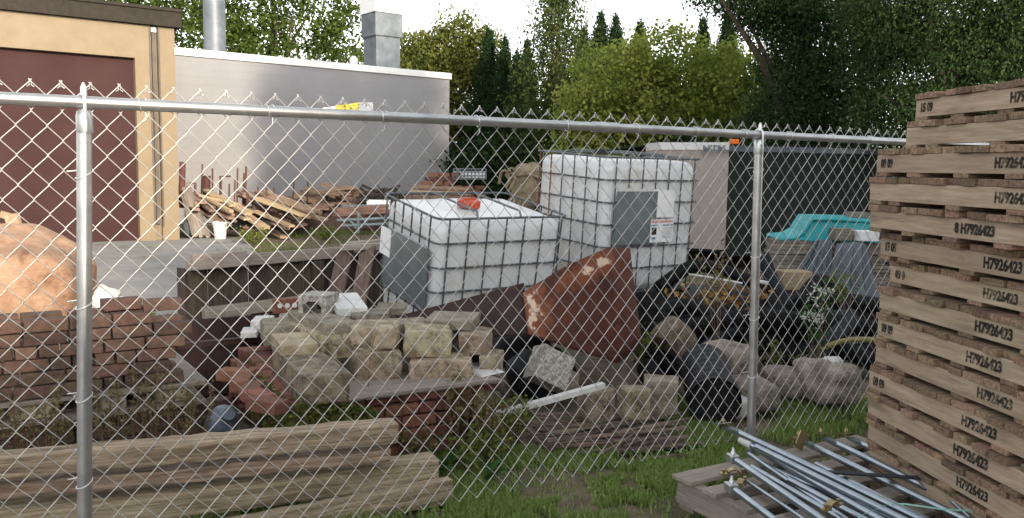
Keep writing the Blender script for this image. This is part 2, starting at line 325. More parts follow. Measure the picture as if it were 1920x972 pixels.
def cone_tree(name, base, h, r, n, leaf, m, label, group=None, cat='tree', sparse=False, cr=.16, power=.75):
    t = empty(name, base, 0, label, cat, group)
    mb = MB(); mb.tube([(0, 0, -.1), (0, 0, h*.5), (0, 0, h*.93)], [r*.13, r*.08, .012], 8); mb.build('trunk', MT['bark'], t)
    nc = n//14; z = rng.uniform(.02, 1, nc)**.9; an = rng.uniform(0, 2*math.pi, nc); lob = 1+.22*np.sin(an*3+z*9)+rng.normal(0, .10, nc)
    prof = np.minimum(1, (1-z)**power*1.15)*(.75+.25*np.minimum(1, z*4)); rr = r*prof*lob*rng.uniform(.35 if sparse else .72, 1, nc)
    if sparse: rr *= rng.uniform(.5, 1.5, nc)
    c = np.stack([rr*np.cos(an), rr*np.sin(an), z*h], 1); c = np.repeat(c, 14, 0)+rng.normal(size=(nc*14, 3))*(cr if sparse else .075)*np.array([.7, .7, 1.2])
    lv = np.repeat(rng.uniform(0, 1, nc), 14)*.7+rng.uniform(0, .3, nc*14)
    leaf_mesh('crown', c, leaf, m, t, .5, 0, lv, up=.6)
    if not sparse:   # the dense inner foliage of the same crown
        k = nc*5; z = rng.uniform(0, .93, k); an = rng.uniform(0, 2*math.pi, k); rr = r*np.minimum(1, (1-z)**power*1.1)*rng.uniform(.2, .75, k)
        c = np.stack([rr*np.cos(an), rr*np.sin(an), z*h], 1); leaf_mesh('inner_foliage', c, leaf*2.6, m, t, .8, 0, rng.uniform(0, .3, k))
    return t
def weed(name, base, h, nst, m, label, cat='weed', spread=.12, leaf=.035, nl=26, group=None, aspect=.5, top=False, stem=None, lean=(0, 0)):
    base = Vector(base); t = empty(name, base, random.uniform(0, 6), label, cat, group); pts = []; sm = MB()
    t.rotation_euler = (0, 0, 0)
    for k in range(nst):
        a = random.uniform(0, 6.28); hh = h*random.uniform(.6, 1); tip = Vector((math.cos(a)*spread*random.random()+lean[0], math.sin(a)*spread*random.random()+lean[1], hh))
        s0 = Vector((math.cos(a)*.02, math.sin(a)*.02, 0)); mid = (s0+tip)*.5+Vector((random.uniform(-.02, .02), random.uniform(-.02, .02), hh*.08))
        sm.tube([s0, mid, tip], [.0035, .003, .0012], 5)
        for j in range(nl):
            f = random.uniform(.25 if not top else .5, 1.0); p = s0.lerp(mid, f*2) if f < .5 else mid.lerp(tip, f*2-1)
            pts.append(p+Vector([random.gauss(0, leaf*.6) for _ in range(3)]))
    sm.build('stem', stem or MT['stem'], t); leaf_mesh('foliage', np.array([tuple(p) for p in pts]), leaf, m, t, aspect)
    return t
def text_mesh(body, size, depth=.0006, bold=.012):
    cu = bpy.data.curves.new('txt', 'FONT'); cu.body = body; cu.size = size; cu.extrude = depth; cu.offset = size*bold; cu.align_x = 'CENTER'; cu.align_y = 'CENTER'
    cu.resolution_u = 3
    o = bpy.data.objects.new('txt', cu); COL.objects.link(o); dg = bpy.context.evaluated_depsgraph_get()
    me = bpy.data.meshes.new_from_object(o.evaluated_get(dg)); bpy.data.objects.remove(o); bpy.data.curves.remove(cu); return me
def put_text(name, body, size, m, parent, loc, rot, bold=.012):
    me = text_mesh(body, size, bold=bold); me.materials.clear(); me.materials.append(m); o = bpy.data.objects.new(name, me); link(o, parent); o.location = loc; o.rotation_euler = rot; return o
def rock_mesh(name, sx, sy, sz, seed, m, boxy=.75, rough=.05, sub=7, taper=0):
    """a rounded, chipped block: boxy 1 = cuboid, 0 = ellipsoid; centred, own local frame"""
    bm = bmesh.new(); bmesh.ops.create_cube(bm, size=2); bmesh.ops.subdivide_edges(bm, edges=bm.edges[:], cuts=sub, use_grid_fill=True)
    o3 = Vector((seed*3.7, seed*1.3, seed*7.1)); S = min(sx, sy, sz)
    ex = 2.2+max(0, boxy-.3)*9 if boxy < .8 else 12+(boxy-.8)*240; ed = 1.0 if boxy < .8 else 2.7
    for v in bm.verts:
        g = Vector([math.copysign(1-(1-min(1, abs(a)))**ed, a) for a in v.co])
        L_ = sum(abs(a)**ex for a in g)**(1/ex); q = g/L_; sp = q.normalized()
        edge = sorted(abs(a) for a in g)[1]**3      # 1 along the arrises, 0 in the middle of a face
        w3 = Vector((q.x*sx/2, q.y*sy/2, q.z*sz/2))
        w3 += Vector((q.z*seed*1.7 % .06-.03, 0, 0))*sx*(rough*8) if boxy > .8 else Vector((0, 0, 0))
        d = noise.noise(w3*(1.3/S)+o3)*rough*S*1.6 + noise.noise(w3*(4.5/S)+o3)*rough*S*.7 - edge*max(0, noise.noise(w3*(3.2/S)+o3*2))*rough*S*1.1
        v.co = w3 + sp*d
    me = bpy.data.meshes.new(name); bm.to_mesh(me); bm.free(); me.materials.append(m)
    me.polygons.foreach_set('use_smooth', [True]*len(me.polygons))
    o = bpy.data.objects.new(name, me); return link(o)
def stone_px(name, x0, y0, x1, y1, D, depth, m, label, cat='stone block', yaw=.55, boxy=.86, rough=.05, seed=1, tilt=(0, 0), group=None, sub=10):
    """a block whose front face spans the given picture box at depth D, standing at its real place"""
    c = P((x0+x1)/2, (y0+y1)/2, D); h = (y1-y0)*D/F; wd = (x1-x0)*D/F
    wd = max(.05, (wd - depth*abs(math.sin(yaw))*.55)/max(.5, math.cos(yaw)))
    o = rock_mesh(name, wd, depth, h, seed, m, boxy, rough, sub)
    o.location = c + Vector((-math.sin(yaw), math.cos(yaw), 0))*depth*.5; o.rotation_euler = (tilt[0], tilt[1], yaw)
    return tag(o, label, cat, group)
def board(name, a, b, wd, th, m, parent=None, up=(0, 0, 1), seg=1, wob=0, rough=0):
    """a plank from a to b with its grain along local x"""
    a = Vector(a); b = Vector(b); ln = (b-a).length; mb = MB(); n = seg
    for i in range(n+1):
        x = -ln/2+ln*i/n; e = rough
        j = lambda: random.uniform(-e, e)
        dz = wob*math.sin(3*i/n+1)
        mb.v += [(x+j(), -wd/2+j(), -th/2+dz+j()), (x+j(), wd/2+j(), -th/2+dz+j()), (x+j(), wd/2+j(), th/2+dz+j()), (x+j(), -wd/2+j(), th/2+dz+j())]
    fs = [(0, 3, 2, 1), tuple(4*n+k for k in range(4))]
    for i in range(n):
        for k in range(4): fs.append((4*i+k, 4*i+(k+1) % 4, 4*i+4+(k+1) % 4, 4*i+4+k))
    for f in fs: mb.f.append(list(f)); mb.mi.append(0); mb.sm.append(False)
    return mb.build(name, m, parent, (a+b)/2, euler_from(b-a, up))
# ============================================================ SETTING
bm = bmesh.new(); bmesh.ops.create_grid(bm, x_segments=150, y_segments=150, size=1)
for v in bm.verts:
    s = lambda a: math.copysign(abs(a)**3, a)
    v.co = Vector((s(v.co.x)*300, s(v.co.y)*300+5, 0)); v.co.z = noise.noise(v.co*1.3)*.025 + noise.noise(v.co*5)*.01 - .02
me = bpy.data.meshes.new('ground'); bm.to_mesh(me); bm.free(); me.materials.append(MT['ground']); me.polygons.foreach_set('use_smooth', [True]*len(me.polygons))
o = link(bpy.data.objects.new('ground', me)); tag(o, kind='structure')
FD = Vector((.849, .528, 0)).normalized(); FN = Vector((-FD.y, FD.x, 0))       # along the fence, away from the camera
# driveway sheet
mb = MB(); mb.prism([(-14, 7.5, .0), (-1.9, 6.6, .0), (-2.6, 10.5, .0), (-4.3, 14.2, 0), (-5.3, 17.2, 0), (-5.6, 18.8, .0), (-16, 12.2, .0)], (0, 0, .022))
o = mb.build('driveway', MT['drive']); tag(o, kind='structure')

# ------------------------------------------------------------ tan building
A = P(0, 464, 15.8); A.z = 0; B = P(337, 450, 17.7); B.z = 0
TD = (B-A).normalized(); TN = Vector((-TD.y, TD.x, 0)); TL = (B-A).length; A2 = A-TD*7
tb = empty('garage_building', B, 0, 'tan garage with dark fascia and brown roll-up door, on the left', 'building')
def wp(t, z, d=0): return A+TD*t+TN*d+Vector((0, 0, z))-B
dz1 = 3.67; tdoor = None
def t_at(px):   # where along the facade a picture column falls
    k = ray(px, 400); k = k.x/k.y; return (k*A.y-A.x)/(TD.x-k*TD.y)
td = t_at(262); tdl = td-4.2; tds = t_at(291.5); tde = t_at(305)
ztop = 4.33
mb = MB()
def wall_box(m, t0, t1, z0, z1, th=.25, d0=0):
    m.prism([wp(t0, z0, d0), wp(t1, z0, d0), wp(t1, z0, d0+th), wp(t0, z0, d0+th)], (0, 0, z1-z0))
wall_box(mb, -7, tdl, 0, ztop); wall_box(mb, tdl, td, dz1, ztop); wall_box(mb, td, tds, 0, ztop); wall_box(mb, tds, tde, 0, ztop, .13, .12); wall_box(mb, tde, TL, 0, ztop)
mb.prism([wp(TL-.25, 0, .25), wp(TL, 0, .25), wp(TL, 0, 9), wp(TL-.25, 0, 9)], (0, 0, ztop))
mb.build('wall', MT['tan'], tb)
dr = MB(); wall_box(dr, tdl, td, 0, dz1, .05, .16); dn = dr.build('garage_door', MT['door'], tb)
for k in range(1, 6):
    s = MB(); wall_box(s, tdl+.01, td-.01, dz1*k/6-.006, dz1*k/6+.006, .012, .15); s.build('door_seam', MT['redbin'], dn)
s = MB(); wall_box(s, tdl-.05, td+.04, 0, dz1+.04, .02, .02);
f = MB(); wall_box(f, -7.3, TL+.12, ztop, ztop+.30, .06, -.12); wall_box(f, -7.3, TL+.15, ztop+.30, ztop+.36, .5, -.16); wall_box(f, TL+.06, TL+.12, ztop, ztop+.30, 9, -.06)
f.build('fascia', MT['fascia'], tb)
r = MB(); wall_box(r, -7.3, TL+.1, ztop+.2, ztop+.28, 9, .0); r.build('roof', MT['fascia'], tb)
d = MB(); wall_box(d, tds+.035, tde-.035, .35, ztop-.12, .05, .04); ds = d.build('downspout', MT['down'], tb)
h = MB(); wall_box(h, tds+.02, tde-.02, ztop-.12, ztop-.02, .07, .02); h.build('outlet', MT['palest'], ds)
e = MB(); wall_box(e, tds-.03, tds, .3, ztop-.02, .03, -.01); wall_box(e, tde, tde+.03, .3, ztop-.02, .03, -.01); e.build('channel_edge', MT['down'], ds)

# ------------------------------------------------------------ white block building behind
A = P(325, 419, 22.6); A.z = 0; B = P(841, 407, 27.9); B.z = 0; WD = (B-A).normalized(); WN = Vector((-WD.y, WD.x, 0)); WL = (B-A).length
A = A-WD*4; WL += 4
wb = empty('block_building', A, math.atan2(WD.y, WD.x), 'long white block building with white roof edge behind the garage', 'building')
hw = 4.42
mb = MB(); mb.box((WL/2, .15, hw/2), (WL, .3, hw)); mb.box((WL-.15, 5.3, hw/2), (.3, 9.9, hw)); mb.build('wall', MT['block'], wb)
mb = MB(); mb.box((WL/2, .15, hw+.09), (WL+.08, .42, .19)); mb.box((WL-.13, 5.4, hw+.09), (.40, 9.9, .185)); mb.build('coping', MT['white_trim'], wb)
mb = MB(); mb.box((WL/2-.2, 5.3, hw-.05), (WL-.6, 9.8, .08)); mb.build('roof', MT['duct'], wb)
def on_wall(px, y): # local coordinates on the roof for a picture column, y metres behind the facade
    k = ray(px, 90); k = k.x/k.y; O = A+WN*y; t = (k*O.y-O.x)/(WD.x-k*WD.y); return t
x = on_wall(403, 1.2); mb = MB(); mb.lathe([(.30, hw), (.30, hw+5)], 28, (x, 1.2, 0)); fl = mb.build('flue_pipe', MT['duct'], wb)
mb = MB(); mb.lathe([(.40, hw), (.40, hw+.18), (.31, hw+.22), (.31, hw+.25)], 28, (x, 1.2, 0)); [mb.lathe([(.308, hw+z), (.308, hw+z+.05)], 28, (x, 1.2, 0)) for z in (1.1, 2.35)]; mb.build('flue_collar', MT['duct'], fl)
x = on_wall(716, 1.6); mb = MB(); mb.box((x, 1.6, hw+.72), (.86, .86, 1.45)); vd = mb.build('vent_duct', MT['duct'], wb, bevel=.01)
mb = MB(); mb.box((x, 1.6, hw+1.67), (.98, .98, .72)); mb.build('duct_sleeve', MT['duct'], vd, bevel=.01)
mb = MB(); z0 = hw+2.04; a = .52
mb.add([(x-a, 1.6-a, z0), (x+a, 1.6-a, z0), (x+a, 1.6+a, z0), (x-a, 1.6+a, z0), (x-a*.98, 1.6-a, z0+.5), (x+a*.98, 1.6-a, z0+.5), (x+a*.98, 1.6+a, z0+.5), (x-a*.98, 1.6+a, z0+.5), (x-a*.72, 1.6-a*.7, z0+.78), (x+a*.72, 1.6-a*.7, z0+.78), (x+a*.72, 1.6+a*.7, z0+.78), (x-a*.72, 1.6+a*.7, z0+.78)],
       [(0,1,2,3), (0,1,5,4), (1,2,6,5), (2,3,7,6), (3,0,4,7), (4,5,9,8), (5,6,10,9), (6,7,11,10), (7,4,8,11), (8,9,10,11)])
mb.build('vent_hood', MT['hood'], vd)
x = on_wall(663, 2.0); mb = MB(); mb.lathe([(.07, hw), (.07, hw+.42), (.13, hw+.44), (.13, hw+.62), (.05, hw+.7)], 12, (x, 2.0, 0)); mb.build('vent_cap', MT['hood'], wb)

# ------------------------------------------------------------ trailer beyond the tanks
Q = [P(1204, 500, 14.9), P(1229, 500, 14.1), P(1358, 500, 13.6), P(1830, 500, 15.0)]
for q in Q: q.z = .35
Q += [Q[3]+Vector((-.8, 3, 0)), Q[0]+Vector((-.3, 3, 0))]
tr = empty('box_trailer', (Q[2].x, Q[2].y, 0), 0, 'tan-fronted dark green box trailer parked behind the white tanks', 'trailer')
off = Vector((Q[2].x, Q[2].y, 0)); q = [p-off for p in Q]; H = 1.66
def panel(p0, p1, z0, z1, th=.04):
    m = MB(); d = (p1-p0).normalized(); nn = Vector((-d.y, d.x, 0)); m.prism([p0+Vector((0,0,z0)), p1+Vector((0,0,z0)), p1+nn*th+Vector((0,0,z0)), p0+nn*th+Vector((0,0,z0))], (0, 0, z1-z0)); return m
panel(q[0], q[1], 0, H).build('side_panel', MT['trailer_tan'], tr); fp = panel(q[1], q[2], 0, H).build('front_panel', MT['trailer_tan'], tr)
panel(q[2], q[3], -.1, H+.02).build('long_wall', MT['trailer_green'], tr)
panel(q[1]-Vector((0, .02, 0)), q[2]-Vector((0, .02, 0)), H-.07, H+.05, .03).build('top_trim', MT['white_trim'], tr); panel(q[0]-Vector((0, .02, 0)), q[1]-Vector((0, .02, 0)), H-.07, H+.05, .03).build('top_trim', MT['white_trim'], tr)
panel(q[2]-Vector((0, .03, 0)), q[3]-Vector((0, .03, 0)), H-.09, H+.0, .03).build('top_rail', MT['tarp'], tr)
mb = MB(); mb.prism([p+Vector((0, 0, H)) for p in q], (0, 0, .03)); mb.build('roof', MT['trailer_green'], tr)
mb = MB(); mb.prism([p+Vector((0, .02, -.04)) for p in q], (0, 0, .04)); mb.build('deck', MT['trailer_green'], tr)
for k in (.25, .6):
    pp = q[2].lerp(q[3], k); mb = MB(); mb.lathe([(.12, -.1), (.33, -.1), (.35, -.04), (.35, .04), (.33, .1), (.12, .1)], 24); wv = mb.build('wheel', MT['black'], tr, (pp.x, pp.y+.25, .35), (R(90), 0, 0))
mb = MB(); mb.box((0, 0, 0), (.14, .05, .08)); mb.build('marker_light', MT['amber'], tr, P(1377, 266, 13.55)-off, bevel=.012)
# small faded emblem: a blurred silver word mark on the tan panel
lg = empty('emblem', P(1338, 281, 13.66)-off); lg.parent = tr; bpy.data.objects.remove(lg)
dd = (q[2]-q[1]).normalized(); em = put_text('emblem', 'MTM', .17, MT['duct'], tr, P(1338, 281, 13.62)-off+Vector((0, -.03, 0)), (R(90), 0, math.atan2(dd.y, dd.x)), .03)

# ------------------------------------------------------------ trees
def B3(px, py, D, rx, ry, rz): p = P(px, py, D); return (p.x, p.y, p.z, rx, ry, rz)
def base(px, D): p = P(px, 400, D); return (p.x, p.y, 0)
G1 = 'trees behind the yard'
broad_tree('maple_tree', base(150, 33), [B3(60, -60, 33, 3.5, 2.5, 2.6), B3(200, -40, 32, 3, 2.5, 2.3), B3(300, 20, 33, 2.0, 2, 1.7), B3(330, -60, 34, 2, 2, 2), B3(120, 30, 34, 3, 2, 1.8), B3(250, 60, 34, 2, 2, 1.6), B3(350, 60, 33, .6, .6, .8)],
           420, 42, .17, L['maple'], 'spreading green tree rising above the tan garage roof', cr=.55, trunk=.25)
broad_tree('locust_tree', base(520, 38), [B3(450, -30, 38, 3, 2.5, 3), B3(560, -60, 38, 3, 2.5, 3), B3(430, 60, 37, 2, 2, 2), B3(540, 70, 38, 3.2, 2.5, 1.8), B3(610, 20, 38, 1.5, 2, 2.2), B3(630, 80, 38, 1.2, 1.5, 1.1), B3(400, 20, 38, 1, 1.5, 2.4), B3(480, 110, 37, 3, 2, 1.5)],
           520, 44, .18, L['maple'], 'tall green tree between the round flue pipe and the square vent', cr=.55, trunk=.28)
broad_tree('sapling', base(662, 42), [B3(662, 110, 42, .9, .9, .8), B3(680, 100, 42, .5, .5, .6)], 40, 30, .15, L['maple'], 'small leafy treetop just left of the square vent', cr=.3, trunk=.06)
broad_tree('cedar_tree', base(845, 31), [B3(860, 62, 31, .75, .8, .8), B3(840, 110, 31, 1.3, 1.2, 1.1), B3(790, 110, 31, 1.0, 1.1, 1.2), B3(895, 120, 31, 1.1, 1.1, 1.2), B3(850, 190, 31, 2.0, 1.6, 1.8), B3(770, 150, 31, .8, 1, 1.4), B3(850, 270, 31, 2, 1.6, 1.8)],
           900, 44, .13, L['olive'], 'broad olive conifer with rounded top right of the square vent', cr=.34, trunk=.22, shell=.55, droop=-1.2)
G2 = 'narrow arborvitae trees'
arb = [(912, 72, 29.5, .62, 'narrow dark arborvitae touching the broad olive conifer'), (943, 88, 28.6, .60, 'narrow arborvitae, second right of the broad olive conifer'), (966, 118, 27.6, .42, 'shorter arborvitae in the gap left of the sparse juniper'), (984, 96, 28.6, .55, 'pointed arborvitae standing just left of the sparse juniper'),
       (1086, 72, 26, .55, 'pointed arborvitae just right of the sparse juniper'), (1117, 42, 26.5, .58, 'tallest pointed arborvitae behind the left of the yellow-green tree'), (1145, 44, 27.5, .60, 'arborvitae tip beside the tallest one, above the yellow-green tree'), (1190, 58, 28, .6, 'arborvitae whose tip barely clears the yellow-green tree'), (1306, 54, 27, .50, 'lone arborvitae tip over the middle of the yellow-green tree'), (1352, 38, 26, .75, 'dark arborvitae at the right edge of the yellow-green tree'), (1240, 120, 28, .8, 'arborvitae hidden behind the centre of the yellow-green tree')]
for px, py, D, r_, lab in arb:
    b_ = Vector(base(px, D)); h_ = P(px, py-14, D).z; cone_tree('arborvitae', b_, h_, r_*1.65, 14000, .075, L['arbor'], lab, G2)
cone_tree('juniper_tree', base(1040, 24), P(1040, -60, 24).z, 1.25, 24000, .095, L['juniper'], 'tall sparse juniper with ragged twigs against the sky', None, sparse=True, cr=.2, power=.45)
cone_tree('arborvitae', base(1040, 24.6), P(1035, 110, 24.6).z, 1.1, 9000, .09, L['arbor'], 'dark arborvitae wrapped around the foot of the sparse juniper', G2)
broad_tree('shrub_tree', base(1230, 20), [B3(1240, 110, 20, 1.3, 1.2, .7), B3(1150, 150, 20, 1.0, 1.1, .8), B3(1310, 140, 20, 1.2, 1.2, .8), B3(1380, 150, 20, 1.0, 1.1, .8), B3(1110, 210, 20, .8, 1, .8), B3(1210, 200, 20, 1.7, 1.4, 1.0), B3(1330, 220, 20, 1.6, 1.3, 1.0), B3(1260, 280, 20, 2.4, 1.3, .9), B3(1420, 210, 20.5, .9, 1, 1.0), B3(1090, 290, 20, .7, .9, .6)],
           1300, 28, .10, L['yellow'], 'bright yellow-green leafy tree in the centre background', cr=.28, trunk=.12, shell=.6, aspect=.7)
for px, py, D, n_, lab in ((1235, 80, 20, 26, ''),):
    pass
broad_tree('spruce_tree', base(1560, 17), [B3(1480, -20, 17, 1.3, 1.2, .9), B3(1400, -10, 17, .9, .8, .5), B3(1335, -15, 17, .5, .6, .3), B3(1540, 40, 17, 1.1, 1.2, 1.3), B3(1500, 110, 17, .75, .9, 1.1), B3(1560, 140, 17, .9, 1, 1.5), B3(1500, 200, 17, 1.1, 1, 1.1), B3(1590, 230, 17, 1.2, 1, .9), B3(1440, 250, 17.5, .8, .9, .7), B3(1445, 30, 17, .6, .7, .5)],
           1250, 52, .085, L['dark'], 'dark spreading tree whose branch hangs over the yellow-green tree', cr=.3, trunk=.25, droop=1.0, shell=.4, aspect=.42)
broad_tree('spruce_tree', base(1770, 14), [B3(1700, -20, 14, 1.1, 1.1, 1.2), B3(1790, 10, 14, 1.2, 1.1, 1.2), B3(1880, 20, 14, 1.0, 1.1, 1.3), B3(1700, 130, 14, .8, 1, 1.1), B3(1780, 150, 14, 1.3, 1.1, 1.2), B3(1880, 150, 14, 1.1, 1.0, 1.1), B3(1690, 220, 14, .7, .9, .6), B3(1660, 60, 14, .3, .6, 1.3), B3(1960, 120, 14, .8, 1, 2)],
           1500, 52, .075, L['dark'], 'dark green tree behind the tall pallet stack', cr=.28, trunk=.22, droop=1.0, shell=.4, aspect=.42)
broad_tree('ivy_tree', base(1628, 19), [B3(1600, 60, 19, .5, .5, 1.2), B3(1622, 120, 19, .3, .4, .9), B3(1608, 200, 18, .15, .3, .5)], 60, 22, .11, L['yellow'], 'yellow-green vine strand glowing between the two dark trees', cr=.2, trunk=.05, limbs=2)
# low dense growth under the conifers
for px, py, D, rx, lab in ((1010, 330, 24, 2.2, 'dark bushes under the conifers behind the bundle'), (1150, 300, 21.5, 2.4, 'dark bush behind the rear white tank'), (1420, 300, 19, 2.6, 'dark bush behind the trailer roof'), (900, 320, 28.5, 2.4, 'dark bushes right of the block building corner'), (1700, 260, 19, 3.2, 'dark bush beneath the big trees on the right')):
    b_ = base(px, D); broad_tree('bush', b_, [(b_[0], b_[1], 1.0, rx, .9, 1.5), (b_[0]+rx*.4, b_[1], 1.6, rx*.6, .8, 1.1), (b_[0]-rx*.5, b_[1], 1.3, rx*.5, .8, 1.2)], 330, 34, .15, L['arbor'], lab, 'bush', cr=.3, trunk=.05, limbs=3, group='bushes under the trees')
# far tree line that closes the horizon
for i in range(13):
    x = -52+i*10.5; y = 62+random.uniform(-4, 4); hh = random.uniform(3.0, 4.4)
    broad_tree('tree', (x, y, 0), [(x, y, hh*.55, 4.6, 2, hh*.55), (x+3, y, hh*.45, 3.4, 2, hh*.45), (x-3, y, hh*.4, 3.2, 2, hh*.42)], 170, 30, .42, L['dark'], 'far dark tree at the edge of the neighbouring lot', cr=.9, trunk=.15, limbs=2, group='far trees on the horizon')
# unseen trees added behind the camera, sized to shade the yard
def US(u, s): return (u*.884+s*.468, u*.468-s*.884)
shade = [(2.0, 9, 5.9, 1.2), (3.9, 9.3, 6.1, 1.5), (-1.4, 9.2, 4.0, 1.6), (.25, 9, 3.8, 1.0), (-4.2, 9.5, 5.0, 2.0), (6.7, 9.5, 13.4, 2.0), (9.2, 9, 13.4, 1.9), (12.1, 9.4, 6.6, 1.9), (16.6, 9.5, 13, 1.9), (20, 10, 13, 2.3)]
for u_, s_, h_, r_ in shade:
    x, y = US(u_, s_); k = int(h_/1.6); bl = [(x+random.uniform(-.2, .2), y, h_-1.0-(h_-1.2)*j/k, r_*(.8 if j == 0 else 1), r_, 1.15) for j in range(k+1)]
    broad_tree('shade_caster_tree', (x, y, 0), bl, 75*(k+1), 34, .30, L['dark'], 'unseen leafy tree added behind the camera to shade the yard', cr=.5, trunk=.2, limbs=4, group='unseen trees added for shade', shell=.2, aspect=.8)
# ============================================================ FENCE
FL0 = P(157, 192, 2.684); FR0 = P(1423, 253, 4.295); RZ = (FL0.z+FR0.z)/2
fl = Vector((FL0.x, FL0.y, 0)); fr = Vector((FR0.x, FR0.y, 0)); fdir = (fr-fl).normalized(); flen = (fr-fl).length; fnorm = Vector((-fdir.y, fdir.x, 0))
fence = empty('chain_link_fence', fl, math.atan2(fdir.y, fdir.x), 'galvanised chain-link fence with top rail crossing the whole foreground', 'fence')
T0, T1 = -.75, 6.4
mb = MB(); mb.tube([(T0, 0, RZ), (T1, 0, RZ)], .0190, 20); mb.build('top_rail', MT['galv'], fence)
for t_ in (2.05,): 
    mb = MB(); mb.lathe([(.0215, -.07), (.0225, -.06), (.0225, .06), (.0215, .07)], 20); mb.build('rail_sleeve', MT['galv'], fence, (t_, 0, RZ), (0, R(90), 0))
def fence_post(t, lx, bx=0):
    mb = MB(); mb.tube([(t+bx*1.17, -.002, -.3), (t+lx, -.002, RZ-.035)], .0222, 22); p = mb.build('post', MT['galv'], fence)
    mb = MB(); x = t+lx
    mb.lathe([(.0240, RZ-.095), (.0250, RZ-.09), (.0250, RZ-.045), (.022, RZ-.030), (.012, RZ-.022)], 20, (x, -.002, 0))
    mb.build('cap', MT['galv'], p)
    mb = MB(); pts = [(x, .022+.004, RZ-.05)]
    for k in range(13):
        a = math.pi*k/12; pts.append((x, .026*math.cos(a), RZ+.028*math.sin(a)))
    pts.append((x, -.027, RZ-.05)); mb.tube(pts, .006, 6)
    mb.lathe([(.010, RZ+.020), (.009, RZ+.045), (.003, RZ+.06)], 10, (x, -.006, 0)); mb.build('rail_loop', MT['tie'], p)
    for z in (RZ-.21, RZ-.63, RZ-.93, RZ-1.23):
        z += random.uniform(-.03, .03); m2 = MB(); pts = []
        for k in range(20):
            a = 2*math.pi*k/16+.4; rr = .0240; pts.append((x+bx*(RZ-z)/RZ+rr*math.cos(a), -.002+rr*math.sin(a), z+.010*math.sin(a+1)+.001*k))
        pts.append((x+bx*(RZ-z)/RZ-.045, .03, z+.02)); m2.tube(pts, .0022, 5); m2.build('wire_tie', MT['tie'], p)
fence_post(0, 0, -.058); fence_post(flen, .0, .046); fence_post(flen*2, 0)
# fabric: interlocked zigzag wires
DW, DH = .083, .0905; hwid = DW/2; ROWS = 18; topz = RZ+.060; wr = .00158
mb = MB(); nwire = int((T1-T0)/hwid); x_tip0 = ((172-157)/664.0)
rb = random.Random(3)
i0 = int((T0-x_tip0)/hwid)-1
def wob(x, z): return noise.noise(Vector((x*1.1, z*1.6, 2.0)))*.010+noise.noise(Vector((x*5, z*5, 9.0)))*.004, noise.noise(Vector((x*.9, z*.9, 7.0)))*.016
verts = []; faces = []
for i in range(i0, i0+nwire):
    pts = []; xa = x_tip0+i*hwid
    nseg = ROWS*2
    for k in range(nseg+1):
        z = topz-k*DH/2; side = (k+i) % 2        # even wires start at a tip on their left, odd wires on their right
        xx = xa + (hwid if side else 0)
        over = .0035 if side else -.0035
        dx, dy = wob(xx, z)
        c = Vector((xx+dx+over*.6, dy+(wr*1.2 if side else -wr*1.2)+.026*0, z))
        if k == 0: pts.append(c); continue
        p = pts[-1]; pts.append(p.lerp(c, .5)+Vector((0, 0, 0))); pts.append(c)
    # soften each knuckle
    out = []
    for j, p in enumerate(pts):
        if j % 2 == 0 and 0 < j < len(pts)-1:
            a_ = pts[j-1]; b_ = pts[j+1]; out.append(p.lerp(a_, .16)); out.append(p+Vector((0, 0, 0))); out.append(p.lerp(b_, .16))
        elif j % 2 == 0: out.append(p)
    # twisted pair end above and below
    s0 = 1 if (0+i) % 2 else -1
    mb.tube(out, wr, 5, cap=False)
    tip = out[0]; side = 1 if (i % 2) else -1
    mb.tube([tip+Vector((side*.002, .002, .004)), tip+Vector((side*-.006, -.003, -.006)), tip+Vector((side*-.004, .003, -.014)), tip+Vector((-side*.012, -.002, -.020))], wr*1.3, 5)
fab = mb.build('mesh_fabric', MT['wire'], fence, (0, .026, 0))
print('fabric verts', len(mb.v))
for px in (265, 505, 717, 897, 1063, 1196, 1306, 1397, 1482, 1562, 1633):
    k = ray(px, 230); k = k.x/k.y; t_ = (k*fl.y-fl.x)/(fdir.x-k*fdir.y); m2 = MB(); pts = []
    for j in range(18):
        a = 2*math.pi*j/15+1.2; pts.append((t_+.0016*j-.014, .023*math.cos(a), RZ+.023*math.sin(a)))
    pts += [(t_+.018, .024, RZ-.045), (t_+.006, .020, RZ-.055)]; m2.tube(pts, .002, 5); m2.build('wire_tie', MT['tie'], fence)
# yellow strip caught behind the tips
yt = empty('warning_strip', P(660, 205, 3.18), math.atan2(fdir.y, fdir.x), 'crumpled yellow and white label strip caught on the fence top', 'label strip')
pl = [P(px, py, D)-yt.location for px, py, D in ((612, 207, 3.10), (636, 204, 3.12), (655, 203, 3.18), (680, 199, 3.21), (706, 199, 3.24))]
pl = [rotz(-math.atan2(fdir.y, fdir.x)) @ v for v in pl]
def strip(nm, i, j, m, wd=.030, o_=0):
    mb = MB(); vs = []
    for p in pl[i:j+1]: vs += [p+Vector((0, .03+o_, -wd*.5)), p+Vector((0, .036+o_, wd*.5)), p+Vector((0, .038+o_, wd*.5)), p+Vector((0, .032+o_, -wd*.5))]
    n = j-i; fs = [(0,1,2,3), (4*n,4*n+3,4*n+2,4*n+1)]
    for a in range(n):
        for k in range(4): fs.append((4*a+k, 4*a+4+k, 4*a+4+(k+1) % 4, 4*a+(k+1) % 4))
    mb.add(vs, fs); return mb.build(nm, m, yt)
strip('white_end', 3, 4, MT['paper']); s1 = strip('yellow_band', 1, 3, MT['yellow']); strip('crumpled_end', 0, 1, MT['paper'], .022)
